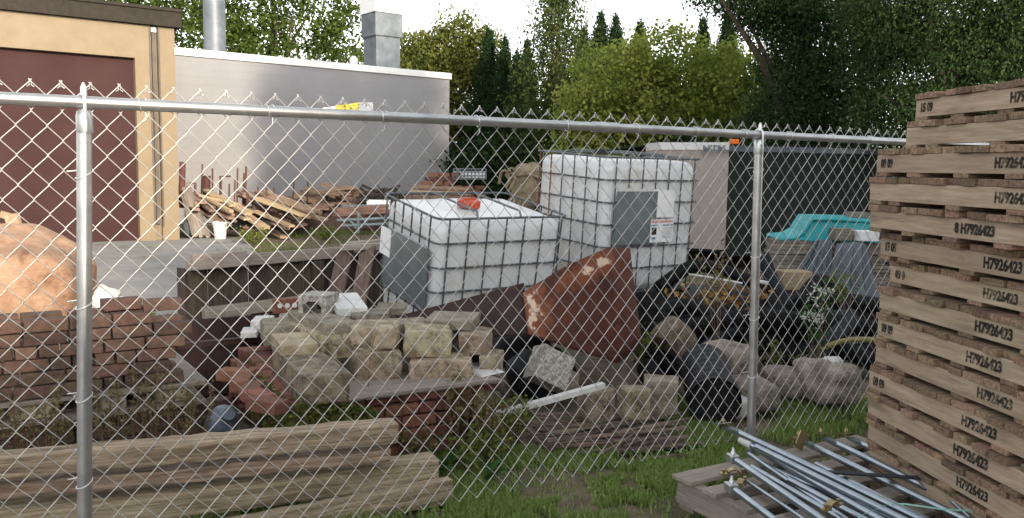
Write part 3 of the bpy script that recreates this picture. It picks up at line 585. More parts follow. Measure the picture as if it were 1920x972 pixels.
for px, py, w_, h_ in ((648, 199, 3, 2), (649, 205, 4, 1.2), (662, 203, 5, 1.3), (658, 199, 3, 1), (669, 197, 3, 1), (680, 195, 4, 1.2), (680, 201, 2, 1.2), (698, 197, 2.2, 2.6)):
    q_ = rotz(-math.atan2(fdir.y, fdir.x)) @ (P(px, py, 3.19)-yt.location); m2 = MB(); m2.box((q_.x, .0275+.0, q_.z), (w_*.002, .001, h_*.002)); m2.build('print_mark', MT['ink'], yt)

# ============================================================ PALLET STACK (right)
EL = P(1640, 500, 4.0); ER = P(1920, 600, 3.02)
sd = Vector((ER.x-EL.x, ER.y-EL.y, 0)).normalized(); sang = math.atan2(sd.y, sd.x)   # along the front face, towards the camera
so_ = Vector((-sd.y, sd.x, 0))   # outwards: away to the right/behind
if so_.x < 0: so_ = -so_
rows = [ # left edge px, stringer top y, date, number, s of number, comment
 (1718, 187, '15 09', 'H', 'topmost pallet of the tall stack, dated 15 09'),
 (1700, 237, '', 'H.', 'second pallet from the top, its end blank'),
 (1645, 292, '09 09', 'H7926423', 'third pallet from the top, dated 09 09 at its left end'),
 (1632, 345, '', 'H7926423', 'fourth pallet from the top with blank left end'),
 (1632, 394, '', '8 H7926423', 'fifth pallet from the top, number nearest its middle'),
 (1652, 447, '13 05', 'H7926423', 'sixth pallet from the top, dated 13 05, with a split stringer'),
 (1669, 506, '09 0', 'H7926423', 'seventh pallet from the top, set back with a smudged date'),
 (1650, 548, '', 'H7926423', 'eighth pallet from the top with crisp black number'),
 (1646, 603, '09 09', 'H7926423', 'ninth pallet from the top, dated 09 09 on grey wood'),
 (1642, 650, '', 'H7926423', 'tenth pallet from the top, blank end, number at far right'),
 (1630, 700, '09 09', 'H7926423', 'eleventh pallet from the top, jutting left, dated 09 09'),
 (1628, 748, '', 'H7926423', 'twelfth pallet from the top with pale new stringer'),
 (1628, 800, '', 'H7926423', 'thirteenth pallet from the top, darker and stained'),
 (1630, 852, '', '', 'second pallet up from the ground in the tall stack'),
 (1632, 903, '', '', 'bottom pallet of the tall stack on the ground')]
npal = len(rows); PITCH = .1275
texts = [(.60, None), (.70, None)]
SH = .080; DB = .018; DT = .027
def make_pallet(idx, loc, ang, label, date, num, ln=1.25, dp=1.05):
    t = empty('pallet', loc, ang, label, 'pallet', 'pallets in the tall stack on the right')
    sg = 1 if (rotz(ang) @ Vector((0, 1, 0))).dot(so_) > 0 else -1
    rr = random.Random(idx*5+1)
    for k, y in enumerate((.0, dp/2, dp)):
        mb = MB(); mb.box((0, 0, 0), (ln, .038, SH), jit=.0015); mb.build('stringer', MT['pallet'], t, (ln/2, sg*(y+.019), DB+SH/2), bevel=.003)
    x = 0.0; k = 0
    while x < ln-.05:
        wd = rr.choice((.088, .088, .14, .088, .11)); wd = min(wd, ln-x)
        mb = MB(); mb.box((0, 0, 0), (dp, wd-.003, DT), jit=.0015)
        mb.build('deck_board', MT['endgrain'], t, (x+wd/2, sg*(dp/2-.002+rr.uniform(-.020, .006)), DB+SH+DT/2+rr.uniform(-.001, .001)), (0, 0, R(90)), bevel=.002)
        x += wd + (rr.choice((0, .002, .004, .045)) if k % 3 else 0); k += 1
    for x in (.05, .20, .62, .98, 1.19) if idx % 2 else (.05, .30, .60, .90, 1.19):
        mb = MB(); mb.box((0, 0, 0), (dp, .09, DB), jit=.001); mb.build('bottom_board', MT['endgrain'], t, (x, sg*(dp/2+rr.uniform(-.010, .004)), DB/2), (0, 0, R(90)), bevel=.002)
    # front face looks along -sg*y ; text faces that way
    rot = (R(90), 0, 0) if sg > 0 else (R(90), 0, R(180))
    yf = -sg*.0025
    return t, sg, rot, yf
smudge = mat('sprayed_ink_smudge', (.05,.042,.036), (.13,.10,.08), 30, .95, 0)
def stencil_ink():
    m, n, b = nt('worn_stencil_ink'); tc = N(n, 'ShaderNodeTexCoord'); oi = N(n, 'ShaderNodeObjectInfo')
    b.inputs['Base Color'].default_value = (.022,.019,.017,1); b.inputs['Roughness'].default_value = .95
    va = N(n, 'ShaderNodeVectorMath', operation='ADD'); n.links.new(tc.outputs['Object'], va.inputs[0]); n.links.new(oi.outputs['Random'], va.inputs[1])
    nz = N(n, 'ShaderNodeTexNoise', Scale=26, Detail=4, Roughness=.7); n.links.new(va.outputs[0], nz.inputs[0])
    cr = N(n, 'ShaderNodeMapRange'); cr.inputs['From Max'].default_value = .62; n.links.new(nz.outputs[0], cr.inputs[0])
    mr = N(n, 'ShaderNodeMapRange'); mr.inputs['To Min'].default_value = .28; mr.inputs['To Max'].default_value = .50; n.links.new(oi.outputs['Random'], mr.inputs[0])
    n.links.new(mr.outputs[0], cr.inputs['From Min']); cr.inputs['To Min'].default_value = .25; n.links.new(cr.outputs[0], b.inputs['Alpha']); return m
MT['stencil'] = stencil_ink()
def soft_smudge():   # an overspray stain: ink fading out through noise, alpha-cut
    m, n, b = nt('ink_overspray'); tc = N(n, 'ShaderNodeTexCoord'); b.inputs['Base Color'].default_value = (.03,.026,.022,1); b.inputs['Roughness'].default_value = .95
    mp = N(n, 'ShaderNodeMapping'); mp.inputs['Location'].default_value = (-1, -1, -1); mp.inputs['Scale'].default_value = (2, 2, 2); n.links.new(tc.outputs['Generated'], mp.inputs[0])
    gr = N(n, 'ShaderNodeTexGradient', gradient_type='SPHERICAL'); n.links.new(mp.outputs[0], gr.inputs[0])
    nz = N(n, 'ShaderNodeTexNoise', Scale=40, Detail=5); n.links.new(tc.outputs['Object'], nz.inputs[0])
    mu = N(n, 'ShaderNodeMath', operation='MULTIPLY'); n.links.new(gr.outputs[0], mu.inputs[0]); n.links.new(nz.outputs[0], mu.inputs[1])
    m3 = N(n, 'ShaderNodeMath', operation='MULTIPLY'); m3.inputs[1].default_value = 2.6; m3.use_clamp = True; n.links.new(mu.outputs[0], m3.inputs[0])
    n.links.new(m3.outputs[0], b.inputs['Alpha']); return m
MT['smudge'] = soft_smudge()
number_px = {0: 1905, 1: 1925, 2: 1885, 3: 1890, 4: 1822, 5: 1880, 6: 1880, 7: 1872, 8: 1858, 9: 1884, 10: 1858, 11: 1846, 12: 1854}
for i, (lx, ty, date, num, lab) in enumerate(rows):
    # left end of this pallet sits on the ray of its own edge, at the stack's depth
    D = 4.0; ztop_s = P(lx, ty, D).z
    z0 = (npal-1-i)*PITCH+.058
    X = ray(lx, ty); X = X.x/X.y*D
    ang = sang + random.uniform(-.012, .012)
    t, sg, rot, yf = make_pallet(i, (X, D, z0), ang, lab, date, num)
    zt = DB+SH/2; mirror = -1 if sg < 0 else 1
    def at_s(s, dz=0): return (s, yf, zt+dz)
    if date: put_text('date_stamp', date, .056, MT['stencil'], t, at_s(.085), rot, .05).scale = (.72, .95, 1)
    if i in number_px:
        k = ray(number_px[i], 500); k = k.x/k.y; c_, s__ = math.cos(ang), math.sin(ang); s = (k*D-X)/(c_-k*s__)
        if i == 0: s = max(s, .70)
        if i == 1: s = s+.08
        sz = .060*random.uniform(.93, 1.05); put_text('stencil_number', 'H7926423' if num != '8 H7926423' else '8 H7926423', sz, MT['stencil'], t, at_s(s, 0), rot, .04).scale = (.80, .95, 1)
        if i not in (4, 7): 
            mb = MB(); mb.box((0, 0, 0), (.13, .0006, .084)); mb.build('ink_smudge', MT['smudge'], t, (s-.19, yf*.35+(-sg*.0006), zt))
        if i in (5,):
            mb = MB(); mb.lathe([(.016, 0), (.016, .0012)], 16); mb.build('knot', MT['cardb'], t, (s-.24, yf*.6, zt+.0), (R(90), 0, 0))

# ============================================================ LOW PALLET WITH FENCE TUBES (bottom right)
c0 = GZ(1271, 886, .20); e1 = FD.copy(); e1 = Vector((.87, .49, 0)).normalized(); e2 = Vector((e1.y, -e1.x, 0))
lp = empty('pallet', (c0.x, c0.y, 0), math.atan2(e1.y, e1.x), 'low worn pallet on the ground holding loose steel tubes', 'pallet')
Lx, Ly = 1.22, 1.3
for x in (.02, .60, 1.18):
    mb = MB(); mb.box((0, 0, 0), (Ly, .045, .115), jit=.003); mb.build('stringer', MT['palewood' if x < .1 else 'greywood'], lp, (x, -Ly/2, .045+.0575+.015), (0, 0, R(90)), bevel=.004)
yy = .0
for k, (y, wd) in enumerate(((-.055, .13), (-.24, .09), (-.43, .10), (-.62, .10), (-.80, .09), (-1.0, .10), (-1.2, .12))):
    mb = MB(); mb.box((0, 0, 0), (Lx+.06, wd, .022), jit=.002); mb.build('deck_board', MT['palewood'], lp, (Lx/2, y, .045+.115+.026+.002*random.random()), (0, 0, random.uniform(-.01, .01)), bevel=.003)
for y in (-.06, -.62, -1.2):
    mb = MB(); mb.box((0, 0, 0), (Lx, .10, .022)); mb.build('bottom_board', MT['greywood'], lp, (Lx/2, y, .047), bevel=.003)
TG = 'loose fence brace tubes on the low pallet'
tubes = [ # (px,py,z) start -> end ; radius ; flat end type
 ((1373, 806, .30), (1800, 1010, .30), .0165, 'flat', 'tube reaching farthest back with flattened bracket end'),
 ((1392, 826, .27), (1720, 1015, .27), .0170, 'sleeve', 'thick tube with pinkish sleeve end, beside the farthest one'),
 ((1370, 857, .27), (1600, 1015, .27), .0165, 'bolt', 'tube with square bolted end near the pallet corner'),
 ((1367, 911, .25), (1490, 1005, .25), .0160, 'bolt', 'lowest tube with square bolted end, nearest the photographer'),
 ((1424, 866, .235), (1700, 1015, .24), .0110, '', 'thin dull tube under the bundle'),
 ((1405, 852, .245), (1640, 1010, .25), .0120, '', 'thin tube wedged between the two bolted tubes'),
 ((1515, 832, .25), (1830, 985, .25), .0165, 'flat', 'tube with dark flattened end left of the tall stack'),
 ((1556, 826, .25), (1850, 972, .25), .0160, 'flat', 'tube with angled bracket end, middle of the right group'),
 ((1603, 826, .25), (1890, 975, .25), .0150, 'flat', 'tube nearest the tall pallet stack'),
 ((1450, 880, .24), (1780, 1020, .24), .0130, '', 'dull tube crossing low beneath the green strap'),
 ((1760, 915, .27), (1820, 972, .26), .0100, '', 'short thin tube clipped to the stack-side tube'),
 ((1400, 902, .235), (1560, 1010, .235), .0090, '', 'thin grey rod near the pallet corner'),
 ((1430, 835, .262), (1760, 1000, .262), .0105, '', 'slim tube lying between the sleeve tube and the flattened tubes'),
 ((1418, 838, .30), (1770, 1012, .30), .0150, '', 'thick tube just right of the pinkish sleeve tube'),
 ((1410, 876, .262), (1640, 1010, .262), .0135, '', 'medium tube directly right of the square-bolted tube'),
 ((1440, 850, .235), (1730, 1000, .235), .0120, '', 'dull tube buried low in the middle of the bundle'),
 ((1480, 900, .262), (1690, 1010, .262), .0130, '', 'tube passing under the brass clamp by the strap'),
 ((1530, 870, .262), (1800, 1005, .262), .0110, '', 'slim tube between bundle and right-hand group')]
for (a, b, r_, kind, lab) in tubes:
    pa, pb = GZ(*a), GZ(*b); dv = (pb-pa); ln = dv.length; t = empty('steel_tube', pa, 0, lab, 'tube', TG, rot=euler_from(dv))
    mb = MB(); mb.tube([(0.06 if kind else 0, 0, 0), (ln*.5, 0, random.uniform(-.004, .004)), (ln, 0, 0)], r_, 16); mb.build('tube_body', MT['tube'], t)
    if kind == 'flat':
        mb = MB(); mb.add([(-.05, -r_*1.5, -.003), (-.05, r_*1.5, -.003), (-.05, r_*1.5, .003), (-.05, -r_*1.5, .003), (.07, -r_*.95, -r_*.8), (.07, r_*.95, -r_*.8), (.07, r_*.95, r_*.8), (.07, -r_*.95, r_*.8)], [(0,1,2,3), (4,7,6,5), (0,4,5,1), (1,5,6,2), (2,6,7,3), (3,7,4,0)]); mb.build('flattened_end', MT['tube'], t)
        mb = MB(); mb.box((-.075, 0, .012), (.07, .055, .005), rot=Matrix.Rotation(-.3, 3, 'Y')); mb.build('bracket', MT['brass' if a[0] > 1500 else 'galv'], t)
        mb = MB(); mb.lathe([(.009, 0), (.009, .012), (.005, .013), (.005, .022)], 6, (-.08, 0, .02)); mb.build('bolt', MT['brass'], t)
    if kind == 'bolt':
        mb = MB(); mb.box((.02, 0, 0), (.055, .046, .04)); bb = mb.build('end_fitting', MT['galv'], t, bevel=.005)
        mb = MB(); mb.lathe([(.010, 0), (.010, .012), (.006, .013), (.006, .03)], 6, (.02, .0, .02)); mb.build('bolt', MT['tie'], t)
    if kind == 'sleeve':
        mb = MB(); mb.tube([(-.01, 0, 0), (.09, 0, 0)], r_*1.18, 16); mb.build('sleeve', MT['palest'], t)
CG = 'yellow-zinc clamps among the tubes'
for px, py, z, lab in ((1375, 888, .25, 'brass-coloured clamp with bolts at the left end of the tubes'), (1560, 950, .30, 'brass-coloured clamp with bolts lying on the tubes by the strap'), (1502, 826, .28, 'upright brass-coloured plate behind the tubes'), (1390, 908, .24, 'brass-coloured clamp partly under the bolted tube')):
    c = GZ(px, py, z); t = empty('rail_clamp', c, random.uniform(0, 1), lab, 'clamp', CG)
    mb = MB()
    if px == 1502: mb.box((0, 0, 0), (.06, .006, .09), rot=Matrix.Rotation(.5, 3, 'Y'))
    else:
        for k in range(10):
            a = math.pi*k/9; mb.box((.028*math.cos(a), 0, .02*math.sin(a)), (.012, .028, .006), rot=Matrix.Rotation(-a+math.pi/2, 3, 'Y'))
        mb.box((.045, 0, 0), (.036, .028, .006)); mb.box((-.045, 0, 0), (.036, .028, .006))
    mb.build('clamp_band', MT['brass'], t)
    for sx in (-.045, .045):
        mb = MB(); mb.lathe([(.004, -.02), (.004, .01), (.009, .011), (.009, .02)], 6, (sx, 0, 0)); mb.build('bolt', MT['brass'], t)
# dark flat bar and mint strap
a = GZ(1545, 885, .285); b = GZ(1730, 897, .285); o = board('flat_bar', a, b, .03, .008, MT['blackgrey']); tag(o, 'dark grey flat steel bar lying across the right-hand tubes', 'steel bar')
mb = MB(); pts = [GZ(1590, 1000, .29), GZ(1612, 968, .31), GZ(1668, 945, .315), GZ(1700, 946, .31), GZ(1770, 956, .30), GZ(1875, 960, .27)]
vs = []
for k, p in enumerate(pts):
    wv = Vector((.0, .008, .0)) if k > 2 else Vector((.006, .004, 0)); vs += [p-wv, p+wv, p+wv+Vector((0, 0, .0015)), p-wv+Vector((0, 0, .0015))]
fs = []
for i in range(len(pts)-1):
    for k in range(4): fs.append((4*i+k, 4*i+4+k, 4*i+4+(k+1) % 4, 4*i+(k+1) % 4))
mb.add(vs, fs); o = mb.build('plastic_strap', MT['strap']); tag(o, 'mint green plastic strap lying loose over the tubes', 'strap')
# ============================================================ YARD, LEFT
BD = Vector((.85, .53, 0)).normalized(); BN = Vector((-BD.y, BD.x, 0)); bang = math.atan2(BD.y, BD.x)
BL, BW, BH = .20, .095, .062
bproto = {}
for mk in ('brick', 'brick2'):
    for k in range(3):
        o = rock_mesh('brick', BL, BW, BH, 11+k*3, MT[mk], .97, .035, 4); bproto[mk, k] = o.data; bpy.data.objects.remove(o)
def brick(loc, ang, mk, label, group, tilt=(0, 0), name='brick'):
    o = bpy.data.objects.new(name, bproto[mk, random.randrange(3)]); link(o); o.location = loc; o.rotation_euler = (tilt[0], tilt[1], ang); return tag(o, label, 'brick', group)
# stack behind the left post
O = P(0, 600, 4.3); O.z = 0; CH = .0695
gl = 'bricks stacked behind the left fence post'
for c in range(6):
    z = .362+CH*(c+.5); x = -.45+random.uniform(-.1, 0)
    end = .80-(.10 if c == 5 else 0)+random.uniform(-.02, .04)
    while x < end:
        head = random.random() < .38; wd = (BW if head else BL)+.011
        d = random.uniform(-.022, .018)+(.10 if (c < 5 and x > .62 and random.random() < .3) else 0)
        if head: brick(O+BD*(x+wd/2)+BN*(BL/2+d)+Vector((0, 0, z)), bang+math.pi/2+random.uniform(-.03, .03), 'brick', 'red-brown brick in the stacked pile behind the left post', gl)
        else: brick(O+BD*(x+wd/2)+BN*(BW/2+d)+Vector((0, 0, z)), bang+random.uniform(-.03, .03), 'brick', 'red-brown brick in the stacked pile behind the left post', gl)
        if c == 5 or x > .6:
            for r_ in range(1, 2):
                if c == 5 and x > .75 and r_ > 1: continue
                brick(O+BD*(x+wd/2+random.uniform(-.01, .01))+BN*(BL*(r_+.03)+(BL/2 if head else BW/2))+Vector((0, 0, z)), bang+(math.pi/2 if head else 0)+random.uniform(-.04, .04), 'brick', 'red-brown brick in the stacked pile behind the left post', gl)
        x += wd
for px, py in ((228, 596), (306, 603)):
    p = P(px, py, 4.75); brick(Vector((p.x, p.y, .362+CH*6+.031)), bang+random.uniform(-.2, .2), 'brick', 'loose brick lying on top of the left stack near the white slab' if px < 250 else 'loose brick at the far right end of the left stack', None)
pp = empty('brick_pallet', O+BD*-.5, bang, 'wooden pallet under the left brick stack', 'pallet')
mb = MB(); mb.box((.75, .45, .345), (1.5, .95, .022)); mb.build('deck', MT['greywood'], pp); mb = MB(); mb.box((.75, .45, .235), (1.5, .95, .022)); mb.build('lower_deck', MT['greywood'], pp)
for k, (x, wd, mk) in enumerate(((.25, .14, 'redwood'), (.62, .20, 'stone'), (1.02, .12, 'greywood'), (1.33, .17, 'stone'))):
    mb = MB(); mb.box((x, .10, .29), (wd, .2, .085), jit=.006); mb.build('spacer_block', MT[mk], pp, bevel=.005)
    mb = MB(); mb.box((x, .8, .29), (wd, .2, .085), jit=.006); mb.build('spacer_block', MT[mk], pp, bevel=.005)
for c in range(3):
    x = -.5
    while x < 1.0:
        brick(O+BD*(x+BL/2)+BN*(BW/2+.03)+Vector((0, 0, .012+CH*(c+.5))), bang+random.uniform(-.04, .04), 'brick', 'dark brick in the bottom layers below the left pallet', 'bricks under the left pallet'); x += BL+.007
        
# boulder with cleft, stake behind
bo = rock_mesh('boulder', .93, .75, .60, 5, MT['boulder'], .42, .07, 22)
c = P(12, 520, 5.3); bo.location = (c.x-.02, c.y+.1, .80+.30-.0); bo.rotation_euler = (.1, .28, .25); tag(bo, 'huge rounded pinkish orange boulder above the left brick stack', 'boulder')
bo.location.z = P(0, 522, 5.3).z
st = empty('boulder_cribbing', (bo.location.x, bo.location.y, 0), bang, 'rough timber crib holding up the orange boulder', 'crib')
for k in range(4):
    mb = MB(); mb.box((0, 0, .09+.17*k), (1.3 if k % 2 else .16, .16 if k % 2 else .8, .16), jit=.005)
    if k % 2 == 0: mb.box((.5, 0, .09+.17*k), (.16, .8, .16), jit=.005); mb.box((-.5, 0, .09+.17*k), (.16, .8, .16), jit=.005)
    mb.build('crib_timber', MT['timber'], st, bevel=.006)
a, b = P(22, 402, 6.0), P(42, 470, 6.0); o = board('wooden_stake', a, b, .09, .035, MT['honey'], up=(0, -1, .2), seg=3, rough=.004); tag(o, 'slanted split wooden stake standing behind the orange boulder', 'stake')
a, b = P(2, 398, 6.05), P(24, 404, 6.05); o = board('wooden_offcut', a, b, .05, .03, MT['honey'], up=(0, -1, .2)); o.location.z -= .015; tag(o, 'small wood offcut tied to the top of the stake', 'wood piece')
stone_px('broken_slab', 172, 540, 215, 588, 5.45, .10, MT['palest'], 'jagged white broken slab just right of the left post', 'slab', .3, .8, .10, 31, (.2, .5))
stone_px('broken_slab', 214, 566, 255, 594, 5.35, .12, MT['palest'], 'smaller white slab piece at the end of the orange boulder', 'slab', .3, .8, .10, 33, (.2, .3))
stone_px('broken_stone', 140, 545, 205, 592, 5.6, .35, MT['conc'], 'grey stone wedge leaning at the right foot of the boulder', 'stone', .2, .6, .1, 35, (0, .5))

# railway-tie timbers
def timber(a, za, b, zb, wd, th, lab, seed, m='timber'):
    pa = GZ(a[0], a[1], za); pb = GZ(b[0], b[1], zb); d = (pb-pa).normalized(); sidev = Vector((-d.y, d.x, 0)); random.seed(seed)
    ext = -.9; pa2 = pa+d*ext
    off = sidev*wd/2-Vector((0, 0, th/2))
    o = board('timber', pa2+off, pb+off, wd, th, MT[m], seg=36, rough=.0042, wob=.004)
    bv = o.modifiers.new('bevel', 'BEVEL'); bv.width = .010; bv.segments = 2; bv.limit_method = 'ANGLE'; bv.angle_limit = R(50)
    tag(o, lab, 'timber', 'weathered timbers lying behind the fence at the lower left'); return o
timber((0, 862), .43, (748, 794), .43, .12, .092, 'topmost weathered timber with a bolt hole near its end', 41)
timber((0, 913), .308, (733, 843), .305, .13, .062, 'second timber down with a splintered right end', 42)
timber((0, 960), .212, (824, 862), .205, .14, .125, 'third timber down reaching right to the brick pile', 43)
timber((430, 980), .12, (850, 898), .12, .06, .12, 'lowest timber angled through the grass at the bottom', 44)
timber((0, 1010), .14, (25, 965), .14, .12, .14, 'timber end just showing in the bottom left corner', 45).location.y += .02
o = GZ(728, 806, .36); d = (GZ(748, 785, .42)-GZ(0, 851, .42)).normalized()
mb = MB(); mb.lathe([(.004, -.002), (.011, -.001), (.011, .002), (.006, .004)], 14); hb = mb.build('iron_bolt', MT['cagerust'], None, P(729, 817, 3.885), (R(90), 0, math.atan2(d.y, d.x))); tag(hb, 'rusty bolt head in the end of the topmost timber', 'bolt')
random.seed(99)

# wooden bin with dark board walls
wbx = empty('wooden_bin', (0, 0, 0), 0, 'old dark-sided wooden bin with pale top rail behind the stones', 'bin')
a = P(352, 484, 7.0); a.z = 0; b = P(722, 440, 8.6); b.z = 0; wd_ = (b-a).normalized(); wl = (b-a).length; wnn = Vector((-wd_.y, wd_.x, 0))
wbx.location = a; wbx.rotation_euler = (0, 0, math.atan2(wd_.y, wd_.x))
ht = P(352, 484, 7.0).z
mb = MB(); mb.box((wl/2+.05, -.02, ht-.05), (wl+.14, .06, .10), jit=.003); mb.build('top_rail', MT['palewood'], wbx, bevel=.004)
mb = MB(); mb.box((.24, -.075, ht-.03), (.50, .06, .13), jit=.004); mb.build('rail_block', MT['palewood'], wbx, bevel=.004)
mb = MB(); mb.box((wl*.86, -.08, ht+.0), (.42, .12, .11), jit=.008); mb.build('rail_block', MT['palewood'], wbx, bevel=.01)
n_ = 11
for k in range(n_):
    x = wl*(k+.5)/n_; mb = MB(); mb.box((0, 0, 0), (wl/n_-.012, .022, ht-.12), jit=.003); mb.build('wall_board', MT['darkwood'], wbx, (x, .035+random.uniform(-.006, .006), (ht-.12)/2+.02))
for k in range(1):
    mb = MB(); mb.box((0, 0, 0), (.022, .12, ht-.1), jit=.003); mb.build('end_board', MT['darkwood'], wbx, (-.01, .09+.13*k, (ht-.1)/2+.01))
mb = MB(); mb.box((.06, .0, (ht-.12)/2), (.10, .05, ht-.1)); mb.build('corner_post', MT['darkwood'], wbx); mb = MB(); mb.box((wl*.6, -.03, (ht-.12)/2), (.10, .05, ht-.1)); mb.build('corner_post', MT['darkwood'], wbx)
mb = MB(); mb.box((wl*.42, -.08, .36), (wl*.76, .07, .10), jit=.004); mb.build('lower_rail', MT['palewood'], wbx, bevel=.004)
mb = MB(); mb.box((.34, -.14, .30), (.22, .10, .15), jit=.006); mb.build('rail_block', MT['palewood'], wbx, bevel=.004)
for px0, py0, px1, py1, wdd, lab in ((648, 470, 622, 585, .16, 'dark board leaning against the bin, left of the pair'), (690, 466, 668, 590, .15, 'dark board leaning against the bin, right of the pair')):
    o = board('leaning_board', P(px0, py0, 8.0), P(px1, py1, 7.4), wdd, .03, MT['debris'], up=(-.3, -1, .3)); tag(o, lab, 'board')
o = board('plank', P(640, 464, 7.9), P(724, 461, 8.1), .10, .05, MT['palewood']); tag(o, 'short pale plank laid flat over the leaning boards', 'plank')
# red steel bin
rb_ = empty('steel_bin', P(338, 700, 5.7), bang, 'dull red steel bin in the gap between the brick piles', 'bin'); rb_.location.z = 0
mb = MB()
for (cx, cy, sx, sy) in ((.5, 0, 1.0, .03), (.5, .9, 1.0, .03), (0, .45, .03, .9), (1.0, .45, .03, .9)): mb.box((cx, cy, .19), (sx, sy, .38))
mb.build('side_wall', MT['redbin'], rb_); mb = MB(); mb.box((.5, -.02, .37), (1.04, .05, .04)); mb.box((.5, .45, .02), (.96, .86, .03)); mb.build('rim', MT['redbin'], rb_)
mb = MB(); mb.lathe([(.0, 0), (.07, .0), (.085, .02), (.085, .10), (.06, .14), (.03, .16), (.03, .19)], 20, cap=False); jg = mb.build('jug', MT['bluejug'], None, P(412, 795, 4.75), (R(60), .2, .5)); tag(jg, 'pale blue plastic jug lying in the gap between brick piles', 'jug')
mb = MB(); mb.lathe([(.035, -.01), (.035, .02)], 14, (0, 0, .19)); mb.build('jug_cap', MT['bluejug'], jg)
o = board('dark_plank', P(392, 802, 4.7), P(446, 776, 4.85), .08, .03, MT['greywood']); tag(o, 'short dark plank beneath the blue jug', 'plank')

# ============================================================ MIDDLE BRICK PILE WITH STONE BLOCKS
FLc = P(545, 800, 4.25); FLc.z = 0; FRc = P(905, 800, 4.8); FRc.z = 0
MD = (FRc-FLc).normalized(); MN = Vector((-MD.y, MD.x, 0)); ML = (FRc-FLc).length; mang = math.atan2(MD.y, MD.x); gm = 'bricks in the pile beneath the stone blocks'
lab = 'orange-red brick in the pile beneath the stone blocks'
for c in range(5):
    z = .01+.076*(c+.5)
    x = 0
    while x < ML-.05:
        if c == 3 and x > ML*.35:   # soldier bricks, headers with dark cores
            brick(FLc+MD*(x+BW/2)+MN*(BL/2+random.uniform(-.02, .02))+Vector((0, 0, z)), mang+math.pi/2, 'brick2', lab, gm); x += BW+.006
        else:
            brick(FLc+MD*(x+BL/2)+MN*(BW/2+random.uniform(-.02, .02))+Vector((0, 0, z)), mang+random.uniform(-.06, .06), 'brick2', lab, gm); x += BL+.008
    y = .1
    while y < 1.5:
        if random.random() < .93:
            dx = random.uniform(-.015, .03)+(.0 if c < 4 or y < .9 else .06)
            brick(FLc+MD*(BL/2+dx)+MN*(y+BW/2)+Vector((0, 0, z+(random.uniform(0, .01)))), mang+random.uniform(-.05, .05), 'brick2', lab, gm)
        y += BW+.007
for y in range(14):
    for x in range(1, 3):
        if random.random() < .75: brick(FLc+MD*(BL*1.04*(x+.5))+MN*(.05+.1*y)+Vector((0, 0, .01+.076*4.5)), mang+random.uniform(-.1, .1), 'brick2', lab, gm)
for k in range(5):
    p = GZ(440+14*k+random.uniform(-6, 6), 700+14*k, .43); brick(Vector((p.x, p.y, .42)), random.uniform(0, 3), 'brick2', 'loose brick scattered on the left shoulder of the middle pile', 'loose bricks on the middle pile')
# sheet under the stones
a = FLc+MD*.28; sh = empty('plywood_sheet', a+Vector((0, 0, .40)), mang, 'thin grey plywood sheet between the bricks and the stone blocks', 'board')
mb = MB(); mb.box((.42, .55, 0), (.95, 1.25, .016), jit=.006); mb.build('sheet', MT['greywood'], sh); mb = MB(); mb.box((.43, .0, -.018), (1.0, .09, .018), jit=.004); mb.build('edge_strip', MT['palewood'], sh)
mb = MB(); mb.box((.90, .16, .012), (.16, .30, .012), jit=.01); mb.build('foil_corner', MT['palest'], sh)
GS = 'stone blocks piled on the bricks'
S = lambda *a, **k: stone_px('stone_block', *a, group=GS, **k)
st_ = MT['stone']; cc_ = MT['conc']
Y_ = .14
S(655, 632, 735, 700, 5.3, .25, st_, 'stone block hidden behind the rounded yellowish block', yaw=Y_, seed=61)
S(745, 630, 860, 700, 5.4, .25, st_, 'stone block filling the middle of the pile behind', yaw=Y_, seed=62)
S(661, 663, 759, 726, 4.70, .28, st_, 'lower centre stone block with a chipped left shoulder', yaw=Y_+.1, boxy=.88, rough=.09, seed=2)
S(765, 677, 891, 724, 4.76, .26, st_, 'lower right long stone block on the sheet edge', yaw=Y_, boxy=.90, rough=.06, seed=3)
S(893, 668, 934, 712, 4.95, .22, st_, 'lowest stone block at the right end of the pile', yaw=-.2, boxy=.86, rough=.07, seed=4)
S(653, 614, 748, 662, 4.78, .27, st_, 'rounded yellowish stone block in the upper row', yaw=.06, boxy=.80, rough=.06, seed=5)
S(754, 621, 850, 672, 4.84, .27, st_, 'square stone block in the middle of the upper row', yaw=Y_, boxy=.93, rough=.05, seed=6, tilt=(0, .03))
S(856, 628, 916, 668, 4.98, .27, st_, 'small upper stone block at the right end', yaw=-.1, boxy=.90, seed=7)
S(790, 602, 890, 620, 5.1, .36, cc_, 'thin flat slab on top at the right of the pile', yaw=-.1, boxy=.95, seed=8)
S(722, 607, 812, 624, 5.15, .22, cc_, 'flat slab lying between the two upper blocks', yaw=.3, boxy=.95, seed=9)
S(640, 604, 735, 622, 5.3, .24, st_, 'crumbling flat slab above the rounded block', yaw=.2, boxy=.9, rough=.1, seed=10)
S(655, 590, 733, 604, 5.4, .26, cc_, 'thin grey slab under the white slab', yaw=.15, boxy=.95, seed=12, tilt=(0, -.05))
S(622, 572, 700, 588, 5.5, .42, MT['palest'], 'bright white flat slab on top of the pile', yaw=.35, boxy=.97, rough=.03, seed=13, tilt=(.10, 0))
S(704, 578, 762, 592, 5.8, .25, cc_, 'dark grey slab beside the bright white slab', yaw=.1, boxy=.95, seed=14)
def along(pf, w_, l_, h_, ang, seed, m, lab, rough=.04, boxy=.95):
    o = rock_mesh('stone_block', w_, l_, h_, seed, m, boxy, rough, 8); o.location = pf+Vector((-math.sin(ang), math.cos(ang), 0))*l_/2; o.rotation_euler = (0, 0, ang); return tag(o, lab, 'stone block', GS)
along(P(612, 731, 4.26), .24, .80, .155, .46, 15, st_, 'long grey concrete block at the front left of the pile', .03)
